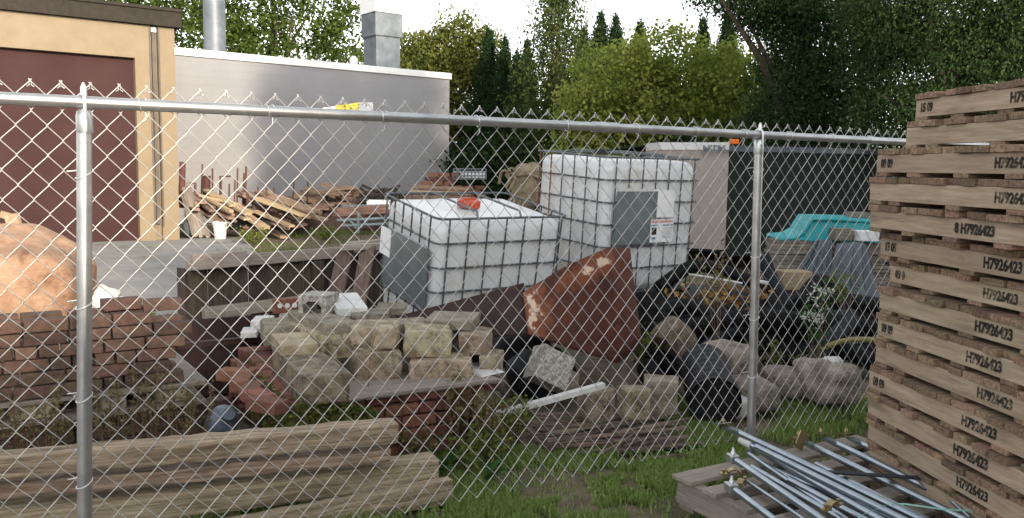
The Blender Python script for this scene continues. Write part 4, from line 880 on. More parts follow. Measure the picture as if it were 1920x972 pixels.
along(P(563, 661, 4.72), .21, .40, .085, .42, 16, MT['sunst'], 'block with yellow light painted in, lying on the long block at left', .05)
along(P(525, 630, 5.35), .20, .35, .12, .35, 17, cc_, 'grey block at the far left of the pile')
S(468, 602, 506, 624, 5.9, .22, MT['palest'], 'white block low at the far left of the pile', yaw=.1, boxy=.97, seed=18)
S(522, 590, 556, 609, 5.85, .22, MT['palest'], 'white block beneath the red brick with holes', yaw=.1, boxy=.97, seed=19)
S(448, 624, 484, 634, 5.75, .22, MT['palest'], 'small white block lowest at the far left', yaw=.2, boxy=.97, seed=20)
# two long leaning blocks
def lean_block(a, b, wd, th, m, lab, seed):
    ln = (b-a).length; o = rock_mesh('stone_block', ln, wd, th, seed, m, .93, .04, 8); o.location = (a+b)/2; o.rotation_euler = euler_from(b-a); return tag(o, lab, 'stone block', GS)
lean_block(P(566, 592, 5.75), P(645, 620, 4.95), .20, .085, cc_, 'thin slab leaning down to the right, upper one of the pair', 21)
lean_block(P(566, 620, 5.65), P(632, 650, 4.90), .22, .15, st_, 'thick mossy block leaning down to the right under the thin slab', 22)
lean_block(P(575, 650, 5.4), P(622, 676, 4.9), .18, .10, st_, 'dark block underneath the leaning pair', 23)
# red brick with three holes
hb_ = empty('cored_brick', P(538, 573, 5.85), .35, 'red brick standing on edge with three white holes', 'brick')
mb = MB(); mb.box((0, 0, 0), (.19, .06, .10)); mb.build('brick_body', MT['brick2'], hb_, bevel=.004)
for x in (-.05, .0, .05):
    mb = MB(); mb.lathe([(.017, -.0), (.017, .002)], 16); mb.build('hole', MT['palest'], hb_, (x, -.0325, .005), (R(90), 0, 0))
# U shaped pale block
ub = empty('channel_block', P(598, 571, 5.6), -.25, 'speckled pale concrete channel block with an open arch', 'concrete block'); mb = MB()
pts = []; W_, H_ = .20, .15
outer = [(-W_/2, -H_/2), (-W_/2, H_/2), (W_/2, H_/2), (W_/2, -H_/2)]; prof = [(-.10, -.075), (-.10, .075), (.10, .075), (.10, -.075), (.065, -.075), (.065, .0), (.03, .032), (-.03, .032), (-.065, .0), (-.065, -.075)]
mb.prism([(x, -.10, z) for x, z in prof], (0, .2, 0)); mb.build('block_body', MT['aggr'], ub, bevel=.004)

# ============================================================ LIQUID TOTES
def tote(A, B, C, top, h, label, lift_c, nrings, plate, rusty=False, wlen=None):
    ex = (B-A); ex.z = 0; lx = ex.length; ex.normalize(); ey = Vector((-ex.y, ex.x, 0)); ly = (C-A).length
    ly = Vector((C.x-A.x, C.y-A.y, 0)).length
    tilt = math.asin(lift_c/ly)
    zaxis_rot = Matrix((ex, ey, Vector((0, 0, 1)))).transposed().to_4x4(); rotm = zaxis_rot @ Matrix.Rotation(tilt, 4, 'X')
    # origin: bottom of corner A
    tp = Vector((A.x, A.y, top)); org = tp - (rotm.to_3x3() @ Vector((0, 0, h)))
    t = empty('liquid_tote', org, 0, label, 'liquid tote', 'white caged liquid totes', rot=rotm.to_euler())
    pb = .14
    # bottle
    bm = bmesh.new(); bmesh.ops.create_cube(bm, size=1); g = .022
    for v in bm.verts: v.co = Vector((lx/2+v.co.x*(lx-2*g), ly/2+v.co.y*(ly-2*g), pb+(h-pb-.03)/2+v.co.z*(h-pb-.03)))
    bmesh.ops.bevel(bm, geom=[e for e in bm.edges], offset=.10, segments=5, profile=.5, affect='EDGES')
    bmesh.ops.subdivide_edges(bm, edges=[e for e in bm.edges if e.calc_length() > .3], cuts=7, use_grid_fill=True)
    for v in bm.verts:
        n_ = noise.noise(v.co*3+Vector((top, 0, 0)))*.008; v.co += (v.co-Vector((lx/2, ly/2, h/2))).normalized()*n_
        if v.co.z > h-.06:
            rr = ((v.co.x-lx/2)**2+(v.co.y-ly/2)**2)**.5; v.co.z += .02*max(0, 1-rr/.5)
    me = bpy.data.meshes.new('tank'); bm.to_mesh(me); bm.free(); me.materials.append(MT['hdpe']); me.polygons.foreach_set('use_smooth', [True]*len(me.polygons))
    tk = bpy.data.objects.new('tank', me); link(tk, t)
    cg = MT['cage']
    def ring_pts(z, bulge=0):
        r_ = .07; pts = []
        for (cx, cy, a0) in ((r_, r_, 180), (lx-r_, r_, 270), (lx-r_, ly-r_, 0), (r_, ly-r_, 90)):
            for k in range(6):
                a = R(a0+18*k); pts.append((cx+r_*math.cos(a), cy+r_*math.sin(a), z))
        return pts+[pts[0]]
    zs = [pb+.03+(h-pb-.03)*k/(nrings-1) for k in range(nrings)]
    for k, z in enumerate(zs):
        mb = MB(); mb.tube(ring_pts(z), .0105 if k == nrings-1 else .0085, 7); mb.build('cage_ring', cg, t)
    def bar(x, y, z0=pb, z1=h, m=cg):
        mb = MB(); mb.tube([(x, y, z0), (x, y, z1)], .0078, 6); mb.build('cage_bar', m, t)
    e = -.011
    nx = 7; ny = 6
    for k in range(nx):
        x = .10+(lx-.20)*k/(nx-1)
        if plate == 'A' and .1 < x < lx*.52 and k in (1, 2, 3): bar(x, e, h-.29, h); bar(x, e, pb, h-.80+.0); bar(x, ly-e); continue
        bar(x, e); bar(x, ly-e)
    for k in range(ny):
        y = .10+(ly-.20)*k/(ny-1); rm = MT['cagerust'] if (rusty and k in (4, 5)) else cg
        if plate == 'C' and k in (1, 2, 3, 4): bar(e, y, h-.25, h); bar(e, y, pb, h-.78); bar(lx-e, y); continue
        bar(e, y, m=rm); bar(lx-e, y)
    # pallet base
    for (x, y, sx, sy) in ((lx/2, .04, lx, .08), (lx/2, ly-.04, lx, .08), (.04, ly/2, .08, ly-.16), (lx-.04, ly/2, .08, ly-.16)):
        mb = MB(); mb.box((x, y, .015), (sx, sy, .03)); mb.build('base_rail', MT['duct'], t)
    for x in (.06, lx/2, lx-.06):
        for y in (.06, ly-.06): mb = MB(); mb.box((x, y, .08), (.09, .09, .10)); mb.build('foot', MT['cage'], t)
    mb = MB(); mb.box((lx/2, ly/2, .137), (lx-.02, ly-.02, .015)); mb.build('base_tray', MT['duct'], t)
    for x in (lx*.33, lx*.66):
        mb = MB(); mb.tube([(x-.06, 0, h+.004), (x, .12, h+.03), (x, ly-.12, h+.03), (x+.03, ly, h+.004)], .010, 7); mb.build('top_bar', cg, t)
    return t, lx, ly, h
# front tote, leaning
A = P(822, 412, 6.6); B = P(1066, 405, 7.3); top = A.z; C = Vector((A.x, A.y, 0))+Vector((-.55, .835, 0))*1.0
t1, lx, ly, h = tote(A, B, C, top, 1.17, 'leaning front white caged tote with a red cap on top', .17, 6, 'C')
mb = MB(); mb.lathe([(.0, .05), (.085, .05), (.093, .044), (.096, 0), (.10, -.01)], 26, cap=False)
for k in range(16):
    a = 2*math.pi*k/16; mb.box((.095*math.cos(a), .095*math.sin(a), .022), (.012, .008, .04), rot=rotz(a))
mb.box((0, 0, .056), (.13, .022, .014)); mb.build('cap', MT['redcap'], t1, (lx*.43, ly*.47, h+.005))
mb = MB(); mb.box((-.020, ly*.47, h-.515), (.004, ly*.80, .50), jit=.0); pt = mb.build('label_plate', MT['plate'], t1)
mb = MB(); mb.box((-.0245, ly*.85, h-.39), (.003, .20, .24)); mb.build('paper_label', MT['paper'], pt)
# rear tote, standing higher
A = P(1140, 295, 7.8); B = P(1316, 303, 8.45); C = Vector((A.x, A.y, 0))+Vector((-.58, .815, 0))*1.15
t2, lx2, ly2, h2 = tote(A, B, C, A.z, 1.42, 'tall rear white caged tote with grey plate and printed labels', .07, 7, 'A', rusty=True)
mb = MB(); mb.box((.37, -.024, h2-.56), (.50, .004, .50)); pt = mb.build('label_plate', MT['plate'], t2)
mb = MB(); mb.box((.72, -.024, h2-.43), (.24, .003, .26)); mb.build('paper_label', MT['paper'], pt)
mb = MB(); mb.box((.70, -.0275, h2-.69), (.29, .003, .22)); lb = mb.build('printed_label', MT['paper'], pt)
for (x, z, sx, sz, m) in ((.70, -.60, .28, .022, 'pink'), (.77, -.635, .13, .012, 'blueink'), (.60, -.635, .08, .012, 'blueink'), (.60, -.69, .06, .07, 'ink'), (.60, -.76, .05, .02, 'blueink')):
    mb = MB(); mb.box((x, -.0300, h2+z), (sx, .0015, sz)); mb.build('print_block', MT[m], lb)
for k in range(9):
    mb = MB(); mb.box((.77+random.uniform(-.005, .005), -.0300, h2-.66-.012*k), (.12, .0012, .003)); mb.build('print_line', MT['duct'], lb)
mb = MB(); mb.lathe([(.0, .05), (.085, .05), (.093, .044), (.096, 0)], 22, cap=False); mb.build('cap', MT['black'], t2, (lx2*.35, ly2*.5, h2+.005))
# supports under the rear tote and a black skid beneath
sp = empty('black_skid', (A.x, A.y, 0), math.atan2(.6, .98), 'stack of black plastic skids under the rear white tote', 'skid')
zz = A.z-1.42
for k in range(3):
    mb = MB(); mb.box((.55, .5, zz*(k+.5)/3), (1.2, 1.05, zz/3-.025), jit=.004); mb.build('skid_deck', MT['black'], sp)
# ============================================================ RUSTY HOPPER
hp = empty('steel_hopper', P(985, 600, 5.75), 0, 'large rust-red sheet steel hopper with peeling pale paint', 'hopper')
O_ = hp.location.copy()
def hv(px, py, D): return P(px, py, D)-O_
f1 = [hv(980, 550, 5.62), hv(1140, 465, 5.75), hv(1181, 465, 5.95), hv(1204, 650, 5.85), hv(1157, 681, 5.72), hv(990, 627, 5.50)]
bk = [hv(1000, 560, 6.35), hv(1140, 500, 6.75), hv(1176, 505, 6.75), hv(1190, 660, 6.6), hv(1170, 668, 6.55), hv(1015, 630, 6.3)]
def sheet_quad(mb, a, b, c, d, n=14, th=.006, bul=0):
    """a slightly rippled sheet through four corners, with thickness"""
    base = len(mb.v); nrm = (b-a).cross(d-a).normalized()
    for s_ in (0, 1):
        for i in range(n+1):
            for j in range(n+1):
                u, v_ = i/n, j/n; p = a.lerp(b, u).lerp(d.lerp(c, u), v_); w_ = noise.noise(p*2.2)*.016; p = p+Vector((0, 0, bul*4*u*(1-u)*(1-v_))); mb.v.append(tuple(p+nrm*(w_+th*s_)))
    m = (n+1)**2
    for s_ in (0, 1):
        for i in range(n):
            for j in range(n):
                q = [base+s_*m+i*(n+1)+j, base+s_*m+(i+1)*(n+1)+j, base+s_*m+(i+1)*(n+1)+j+1, base+s_*m+i*(n+1)+j+1]
                mb.f.append(q if s_ else q[::-1]); mb.mi.append(0); mb.sm.append(True)
    def e(i0, j0, i1, j1):
        x0, x1 = base+i0*(n+1)+j0, base+i1*(n+1)+j1; mb.f.append([x0, x1, x1+m, x0+m]); mb.mi.append(0); mb.sm.append(False)
    for k in range(n): e(k, 0, k+1, 0); e(k+1, n, k, n); e(0, k+1, 0, k); e(n, k, n, k+1)
mb = MB(); sheet_quad(mb, f1[0], f1[1]+Vector((0, 0, 0)), f1[4], f1[5], 26, bul=.022); sheet_quad(mb, f1[1], f1[2], f1[3], f1[4], 8)
fc = mb.build('front_sheet', MT['rust'], hp)
at = fc.data.attributes.new('flake', 'FLOAT', 'POINT'); vals = []
for v in fc.data.vertices:
    # flaking follows the crease and the upper edge of the sheet (wear with a shape of its own)
    a0, a1, a5 = f1[0], f1[1], f1[5]
    def dl(p, q): 
        t_ = max(0, min(1, (v.co-p).dot(q-p)/(q-p).length_squared)); return (v.co-(p+(q-p)*t_)).length
    sh_ = Vector((.07, 0, -.02)); s2_ = Vector((.05, 0, -.06)); a6 = a0.lerp(a1, .42); a7 = a0.lerp(a1, .92)
    vals.append(max(1.10-dl(a0+sh_, a5+sh_)*4.2, 1.06-dl(a6+s2_, a7+s2_)*5.0, .46))
at.data.foreach_set('value', vals)
mb = MB(); sheet_quad(mb, f1[0], bk[0], bk[1], f1[1], 8); mb.build('top_sheet', MT['rust'], hp)
mb = MB(); sheet_quad(mb, f1[5], f1[4], bk[4], bk[5], 8); mb.build('bottom_sheet', MT['rust'], hp)
mb = MB(); sheet_quad(mb, bk[0], bk[1], bk[4], bk[5], 8); mb.build('back_sheet', MT['rust'], hp)
mb = MB(); s0 = [hv(728, 597, 5.62), hv(984, 549, 5.63), hv(994, 629, 5.51), hv(903, 629, 5.52)]; sheet_quad(mb, s0[0], s0[1], s0[2], hv(735, 640, 5.55), 16)
sheet_quad(mb, s0[0]+Vector((.0, .35, -.05)), s0[1]+Vector((0, .5, 0)), s0[2]+Vector((0, .5, 0)), hv(735, 640, 5.9), 8)
spt = mb.build('spout', MT['redbin'], hp);  # darker than the hopper: shade from its facing is in the colour
pts = [hv(1040, 528, 5.70)]+[hv(px, py, 5.68) for px, py in ((1045, 510), (1075, 492), (1084, 494), (1078, 505))]; mb = MB(); mb.tube(pts, .008, 6); mb.build('lifting_hook', MT['rustbar'], hp)
# ============================================================ STONES, BOARDS UNDER THE HOPPER
stone_px('concrete_chunk', 1000, 662, 1078, 730, 5.35, .16, MT['aggr'], 'tilted chunk of exposed-aggregate concrete under the hopper', 'concrete chunk', .35, .93, .03, 71, (-.35, .5))
stone_px('stone_block', 1040, 702, 1092, 738, 5.5, .2, cc_, 'grey block half hidden below the tilted aggregate chunk', 'stone block', .3, .9, .04, 72)
stone_px('stone_block', 1100, 734, 1162, 796, 5.05, .16, st_, 'upright grey stone at the end of the white plank', 'stone block', .45, .92, .05, 73, (0, -.14))
stone_px('stone_block', 1168, 732, 1226, 790, 5.0, .15, st_, 'pale cut stone in front of the biggest block', 'stone block', .30, .93, .04, 74)
stone_px('stone_block', 1204, 714, 1274, 784, 5.35, .18, cc_, 'biggest pale stone block right of the plank', 'stone block', -.15, .94, .04, 75)
stone_px('stone_block', 1245, 612, 1320, 668, 6.5, .2, st_, 'narrow stone slab leaning left of the fence post', 'stone block', .5, .8, .08, 76, (0, .8))
stone_px('field_boulder', 1345, 652, 1452, 742, 5.9, .45, MT['fieldst'], 'broad rounded field stone behind the right fence post', 'boulder', .4, .55, .06, 77)
stone_px('field_boulder', 1385, 722, 1490, 780, 5.45, .4, MT['fieldst'], 'pale low field stone at the foot of the post', 'boulder', .3, .5, .06, 78)
stone_px('field_boulder', 1462, 702, 1560, 758, 5.75, .4, MT['fieldst'], 'grey oblong field stone between two pale ones', 'boulder', .3, .5, .06, 79)
stone_px('field_boulder', 1540, 692, 1640, 768, 5.5, .45, MT['fieldst'], 'bulky pale field stone beside the tall pallet stack', 'boulder', .3, .6, .12, 80)
stone_px('field_stone', 1555, 672, 1590, 700, 5.6, .12, MT['palest'], 'small white lump resting on the bulky field stone', 'stone', .3, .4, .10, 81)
stone_px('field_stone', 1365, 745, 1420, 790, 5.4, .2, MT['palest'], 'small whitish stone left of the right post foot', 'stone', .3, .5, .08, 82)
stone_px('stone_block', 940, 700, 985, 745, 5.9, .25, MT['fieldst'], 'dark stone in the shadow under the hopper', 'stone block', .3, .6, .08, 83)
o = board('white_plank', P(925, 779, 4.72), P(1132, 722, 5.0), .045, .03, MT['palest'], seg=3); tag(o, 'white-painted plank propped diagonally against the stones', 'plank')
GD = 'rotten boards on the ground in the middle'
db = [((1005, 778), (1095, 776), .06, .10), ((1010, 800), (1120, 796), .07, .09), ((1020, 815), (1180, 792), .05, .08), ((1025, 826), (1285, 802), .06, .07), ((1030, 838), (1290, 818), .05, .05), ((1130, 800), (1275, 776), .05, .10), ((1150, 812), (1288, 788), .06, .08), ((985, 790), (1060, 832), .05, .05), ((1180, 845), (1380, 826), .05, .02), ((1210, 862), (1300, 852), .04, .02), ((1060, 806), (1230, 800), .05, .06), ((990, 812), (1035, 845), .04, .04)]
dl_ = ['topmost broken board poking from the pile left of the grey stone', 'second broken board down on the left of the pile', 'board rising to the right through the middle of the board pile', 'long rotten board spanning the whole pile', 'lowest long board on the pile front', 'upper board under the pale cut stones', 'board just beneath the upper one at right', 'short splintered board pointing down left', 'thin grey board lying in the grass towards the tube pallet', 'small stick-like board in the grass below the pile', 'thin board buried in the middle of the pile', 'splintered end piece at the left tip of the pile']
for (a, b, wdd, z), lab in zip(db, dl_):
    o = board('broken_board', GZ(a[0], a[1], z), GZ(b[0], b[1], z), wdd*.55, .013, MT['debris'], seg=9, rough=.005); tag(o, lab, 'board', GD)
o = board('plywood_board', GZ(985, 846, .015), GZ(1285, 822, .015), .26, .015, MT['debris'], seg=8, rough=.006); tag(o, 'flat brown panel on the ground beneath the rotten boards', 'panel')
for k in range(26):
    px = random.uniform(985, 1270); py = 800+random.uniform(-18, 34)-(px-1130)*.05; z = random.uniform(.03, .10); c = GZ(px, py, z); a_ = random.gauss(.25, .35); v = Vector((math.cos(a_), math.sin(a_), random.uniform(-.08, .08)))*random.uniform(.08, .26)
    mb = MB(); r_ = random.uniform(.004, .010); mb.tube([c-v, c+Vector((0, 0, random.uniform(-.01, .012))), c+v], [r_, r_*.9, r_*.5], 5); o = mb.build('stick', MT['debris']); tag(o, 'thin stick among the rotten boards on the ground', 'stick', 'sticks among the rotten boards')
# black bags in the hollow left of the chunk
for k, (px, py, D, r_, lab) in enumerate(((975, 745, 6.3, .26, 'crumpled black plastic bag under the hopper spout'), (1010, 770, 5.9, .22, 'crumpled black plastic bag behind the white plank'), (925, 700, 6.6, .25, 'black plastic bag beside the end of the stone pile'))):
    o = rock_mesh('plastic_bag', r_*2, r_*1.6, r_*1.5, 90+k, MT['blackgrey' if k == 1 else 'black'], .35, .12, 10); c = P(px, py, D); o.location = (c.x, c.y, max(c.z, r_*.7)); tag(o, lab, 'plastic bag')
# ============================================================ BLACK CORRUGATED PIPES
GP = 'black corrugated drain pipes heaped behind the right post'
def smooth(pts, n=14):
    out = []; m = len(pts)
    for i in range(m-1):
        p0, p1, p2, p3 = pts[max(i-1, 0)], pts[i], pts[i+1], pts[min(i+2, m-1)]
        for k in range(n):
            t = k/n; out.append(.5*((2*p1)+(p2-p0)*t+(2*p0-5*p1+4*p2-p3)*t*t+(-p0+3*p1-3*p2+p3)*t**3))
    out.append(pts[-1]); return out
def cpipe(keys, r_, lab, m='black', pitch=.022, amp=.10, name='drain_pipe', cat='pipe', group=GP, n=12):
    pts = smooth([P(*k) for k in keys]); L_ = [0]
    for i in range(1, len(pts)): L_.append(L_[-1]+(pts[i]-pts[i-1]).length)
    tot = L_[-1]; cnt = int(tot/(pitch/4)); q = []; rs = []; j = 0
    for i in range(cnt):
        s = tot*i/(cnt-1)
        while j < len(L_)-2 and L_[j+1] < s: j += 1
        f = (s-L_[j])/max(1e-6, L_[j+1]-L_[j]); q.append(pts[j].lerp(pts[j+1], f)); rs.append(r_*(1+(amp if (i % 4) < 2 else -amp)))
    mb = MB(); mb.tube(q, rs, n, smooth=False); o = mb.build(name, MT[m]); return tag(o, lab, cat, group)
pipes = [
 ([(1235, 540, 8.0), (1300, 500, 8.2), (1370, 512, 8.2), (1440, 545, 8.0), (1520, 570, 7.8)], .06, 'pipe arching up beside the rear tote corner'),
 ([(1230, 590, 7.2), (1290, 575, 7.3), (1360, 600, 7.2), (1430, 590, 7.2), (1530, 560, 7.4), (1660, 575, 7.6)], .065, 'long pipe running level below the leaf litter'),
 ([(1225, 620, 6.9), (1310, 612, 6.8), (1400, 598, 6.8), (1480, 600, 6.9), (1560, 610, 7.0), (1660, 618, 7.0)], .07, 'ribbed pipe directly behind the middle of the right post'),
 ([(1215, 560, 7.6), (1240, 640, 7.0), (1275, 710, 6.6), (1300, 780, 6.4)], .08, 'steep pipe falling beside the hopper edge'),
 ([(1240, 600, 7.0), (1290, 660, 6.6), (1340, 720, 6.4), (1360, 780, 6.3)], .075, 'steep pipe left of the broad field stone'),
 ([(1270, 690, 6.5), (1330, 645, 6.7), (1390, 612, 6.8), (1460, 600, 7.0), (1600, 590, 7.2)], .045, 'greyish smooth pipe bending over the broad field stone', 'blackgrey'),  # light along this pipe is put into its greyer plastic
 ([(1480, 780, 6.2), (1505, 720, 6.3), (1545, 650, 6.6), (1600, 600, 7.0)], .06, 'pipe slanting up right behind the white flowers', 'blackgrey'),
 ([(1440, 560, 7.3), (1480, 600, 7.2), (1530, 640, 7.0), (1600, 660, 6.8), (1680, 650, 6.8)], .07, 'pipe dipping behind the white-flowered weed'),
 ([(1440, 690, 6.8), (1500, 660, 6.9), (1570, 655, 6.8), (1660, 690, 6.6)], .07, 'lower pipe behind the grey field stones'),
 ([(1430, 480, 8.0), (1450, 530, 7.8), (1490, 590, 7.5), (1540, 620, 7.3)], .06, 'pipe descending right of the post top half', 'blackgrey'),
 ([(1500, 570, 7.2), (1530, 530, 7.5), (1565, 540, 7.5), (1590, 600, 7.3)], .06, 'short looped pipe in front of the tan box'),
 ([(1215, 690, 6.4), (1240, 740, 6.1), (1300, 760, 6.0), (1400, 730, 6.3)], .08, 'pipe lying in the dark hollow behind the black drum'),
 ([(1400, 640, 7.0), (1460, 650, 7.0), (1530, 700, 6.8), (1650, 730, 6.6)], .065, 'pipe low behind the field stones'),
 ([(1215, 660, 6.7), (1290, 700, 6.5), (1350, 700, 6.4), (1420, 650, 6.7)], .07, 'pipe sagging between hopper and field stone')]
for p in pipes: cpipe(p[0], p[1], p[2], *(p[3:]))
cpipe([(1500, 680, 6.5), (1540, 655, 6.5), (1580, 640, 6.5), (1620, 637, 6.5), (1680, 642, 6.5)], .020, 'thin yellow-striped ribbed hose arching toward the pallet stack', 'hose', .018, .12, 'ribbed_hose', 'hose', None, 8)
# large culvert end
c = P(1338, 815, 5.25); cp = empty('culvert_pipe', (c.x, c.y, .15), .25, 'wide black corrugated culvert pipe end left of the right post', 'culvert pipe')
prof = []
for i in range(30): prof.append((.168 if i % 4 < 2 else .158, i*.022))
mb = MB(); mb.lathe(prof, 30, cap=False); prof2 = [(.154, i*.022) for i in range(30)]; mb.lathe(prof2, 30, cap=False)
mb.build('pipe_wall', MT['black'], cp, None, (R(-90+8), 0, -.35)); mb = MB(); mb.lathe([(.02, .004), (.06, .010), (.10, .004), (.157, .002)], 24, cap=True); mb.build('inner_disc', MT['black'], cp, None, (R(-90+8), 0, -.35))
# conduit lying across, dead leaves
mb = MB(); mb.tube([P(1292, 515, 7.9), P(1340, 522, 7.8), P(1392, 532, 7.7)], .011, 7); o = mb.build('conduit', MT['palest']); tag(o, 'thin white conduit sloping behind the right post', 'pipe')
mb = MB(); mb.tube([P(1420, 528, 7.6), P(1440, 532, 7.6)], .02, 7); o = mb.build('conduit_stub', MT['palest']); tag(o, 'short white pipe stub just right of the post', 'pipe')
c = []
for k in range(330):
    px = random.gauss(1365, 55); py = random.gauss(558, 14); p = P(px, py, 7.75+random.uniform(-.3, .3)); c.append(tuple(p))
lf = leaf_mesh('leaf_litter', np.array(c), .055, leafmat('autumn_leaf', (.16,.06,.02), (.42,.27,.08), .2), None, .8); tag(lf, 'scattered brown and yellow dead leaves on the black pipes', 'leaf litter', kind='stuff')
# black pallets / tank bodies bulk in the dark hollow
o = rock_mesh('tarp_heap', 2.6, 1.3, .5, 120, MT['black'], .5, .12, 14); c = P(1430, 600, 8.2); o.location = (c.x, c.y, .2); tag(o, 'heap of black plastic sheeting under the drain pipes', 'plastic sheeting')
# ============================================================ LUMBER STACK, SLIDE, TARP
ls = P(1432, 530, 8.8); ld = Vector((1, .04, 0)).normalized(); la = math.atan2(ld.y, ld.x)
ztop_l = P(1440, 447, 8.8).z
GL = 'grey boards stacked under the turquoise slide'
nl = 13
for k in range(nl):
    z = ztop_l-.038*(k+.5); 
    for j in range(2):
        x0 = -.02+random.uniform(-.03, .06); L_ = 1.35+random.uniform(-.1, .1)
        a = ls+ld*(x0+j*1.42)+Vector((0, random.uniform(-.02, .02), 0)); a.z = z; b = a+ld*L_; o = board('stacked_board', a, b, .16, .034, MT['greywood'], seg=2, rough=.002)
        tag(o, 'grey weathered board in the stack under the turquoise slide', 'board', GL)
lb_ = empty('lumber_bearer', ls, la, 'dark trestle carrying the stack of grey boards', 'trestle'); lb_.location.z = 0
for x in (.25, 1.3, 2.5):
    mb = MB(); mb.box((x, .0, (ztop_l-.5)/2), (.12, .5, ztop_l-.5)); mb.build('leg', MT['darkwood'], lb_)
# slide : a moulded trough, high lip at left curving down
sl_ = empty('plastic_slide', P(1570, 445, 8.9), 0, 'turquoise moulded plastic slide lying on the grey boards', 'slide'); oo = sl_.location.copy()
secs = [(1462, 449, 449.5), (1490, 447, 450), (1506, 438, 451), (1516, 422, 452), (1524, 411, 453), (1560, 411.5, 454), (1600, 413, 455), (1645, 415, 456)]
mb = MB(); vs = []
for px, yt_, yb in secs:
    a, b = P(px, yt_, 8.75)-oo, P(px, yb, 8.72)-oo; bk_ = Vector((0, .45, .03)); vs += [b, a, a+bk_, b+Vector((0, .5, 0))]
fs = [(0, 1, 2, 3)]; n_ = len(secs); fs.append(tuple(4*(n_-1)+k for k in (3, 2, 1, 0)))
for i in range(n_-1):
    for k in range(4): fs.append((4*i+k, 4*i+4+k, 4*i+4+(k+1) % 4, 4*i+(k+1) % 4))
mb.add(vs, fs, smooth=False); sb_ = mb.build('slide_body', MT['turq'], sl_, bevel=.015)
mb = MB(); mb.tube([P(px, yt_+.5, 8.73)-oo for px, yt_, yb in secs], .018, 8); mb.build('rolled_edge', MT['turq'], sl_)
stone_px('paving_block', 1566, 429, 1601, 452, 8.55, .16, MT['greywood'], 'grey block standing in front of the turquoise slide', 'block', .1, .95, .03, 130)
stone_px('white_box', 1609, 434, 1650, 453, 8.5, .2, MT['paper'], 'flat white box at the right end of the grey boards', 'box', .05, .97, .01, 131)
stone_px('plastic_bundle', 1585, 412, 1660, 446, 8.95, .3, MT['tarp'], 'blue-grey wrapped bundle behind the white box', 'bundle', .05, .8, .05, 132)
stone_px('wood_block', 1598, 399, 1632, 410, 8.95, .2, MT['greywood'], 'small wooden block on top of the wrapped bundle', 'block', .05, .95, .03, 133)
stone_px('cardboard_box', 1464, 510, 1526, 545, 8.1, .25, MT['cardb'], 'brown cardboard box under the stack of grey boards', 'box', .1, .97, .02, 134)
stone_px('plastic_disc', 1515, 532, 1545, 562, 7.4, .06, MT['tarp'], 'dull teal plastic lid above the white flowers', 'lid', .1, .3, .02, 135)
# tarp draped from the stack down to the front: two folded sheets
def drape(keys_top, keys_bot, lab, n=30, m=18, name='tarp', amp=.05, mt='tarp'):
    tp = smooth([P(*k) for k in keys_top], 10); bt = smooth([P(*k) for k in keys_bot], 10); mb = MB(); N_ = n; M_ = m
    def samp(l, u): x = u*(len(l)-1); i = min(int(x), len(l)-2); return l[i].lerp(l[i+1], x-i)
    vs = []
    for s_ in (0, .008):
        for i in range(N_+1):
            for j in range(M_+1):
                u, v_ = i/N_, j/M_; p = samp(tp, u).lerp(samp(bt, u), v_); f = math.sin(u*24+noise.noise(p*2)*4)*amp*(.25+v_); p = p+Vector((0, -f-s_, -.10*math.sin(v_*math.pi)*.5+noise.noise(p*5)*.02)); vs.append(p)
    fs = []; mm = (N_+1)*(M_+1)
    for s_ in (0, 1):
        for i in range(N_):
            for j in range(M_): fs.append(tuple(s_*mm+a for a in (i*(M_+1)+j, (i+1)*(M_+1)+j, (i+1)*(M_+1)+j+1, i*(M_+1)+j+1)))
    mb.add(vs, fs, smooth=True); o = mb.build(name, MT[mt]); return tag(o, lab, 'tarp')
drape([(1532, 452, 8.6), (1548, 450, 8.6)], [(1470, 535, 8.3), (1500, 545, 8.2)], 'narrow dark tarp strip hanging diagonally from under the slide')
drape([(1538, 452, 8.55), (1560, 452, 8.55)], [(1490, 560, 8.0), (1560, 575, 7.9)], 'blue-grey tarp fold draped left of the block', amp=.04)
drape([(1570, 456, 8.45), (1612, 456, 8.45), (1625, 460, 8.4)], [(1540, 560, 7.9), (1600, 585, 7.8), (1665, 575, 7.8)], 'wide blue-grey tarp hanging over the grey boards', amp=.05)
o = board('faded_board', P(1582, 630, 7.0), P(1665, 648, 6.9), .16, .02, MT['purple'], up=(0, -.6, .8)); tag(o, 'faded purple-grey board lying above the striped hose', 'board')
# ============================================================ FAR JUNK BY THE BLOCK WALL
mb = MB(); mb.lathe([(.115, 0), (.15, .36)], 24, cap=False); mb.lathe([(.0, .004), (.115, .004)], 24, cap=False); mb.lathe([(.13, .33), (.144, .35)], 24, cap=False)
c = GZ(413, 448, .02); bu = mb.build('bucket', MT['bucket'], None, c); tag(bu, 'dirty white bucket standing at the edge of the concrete drive', 'bucket')
mb = MB(); mb.lathe([(.150, .30), (.157, .305), (.157, .345), (.150, .365)], 24, cap=False); mb.build('bucket_rim', MT['bucket'], bu); mb = MB(); mb.tube([(.15*math.cos(a), .15*math.sin(a)*.3-.1, .33-.10*math.sin(a)) for a in [math.pi*k/10 for k in range(11)]], .004, 5); mb.build('bucket_handle', MT['galv'], bu)
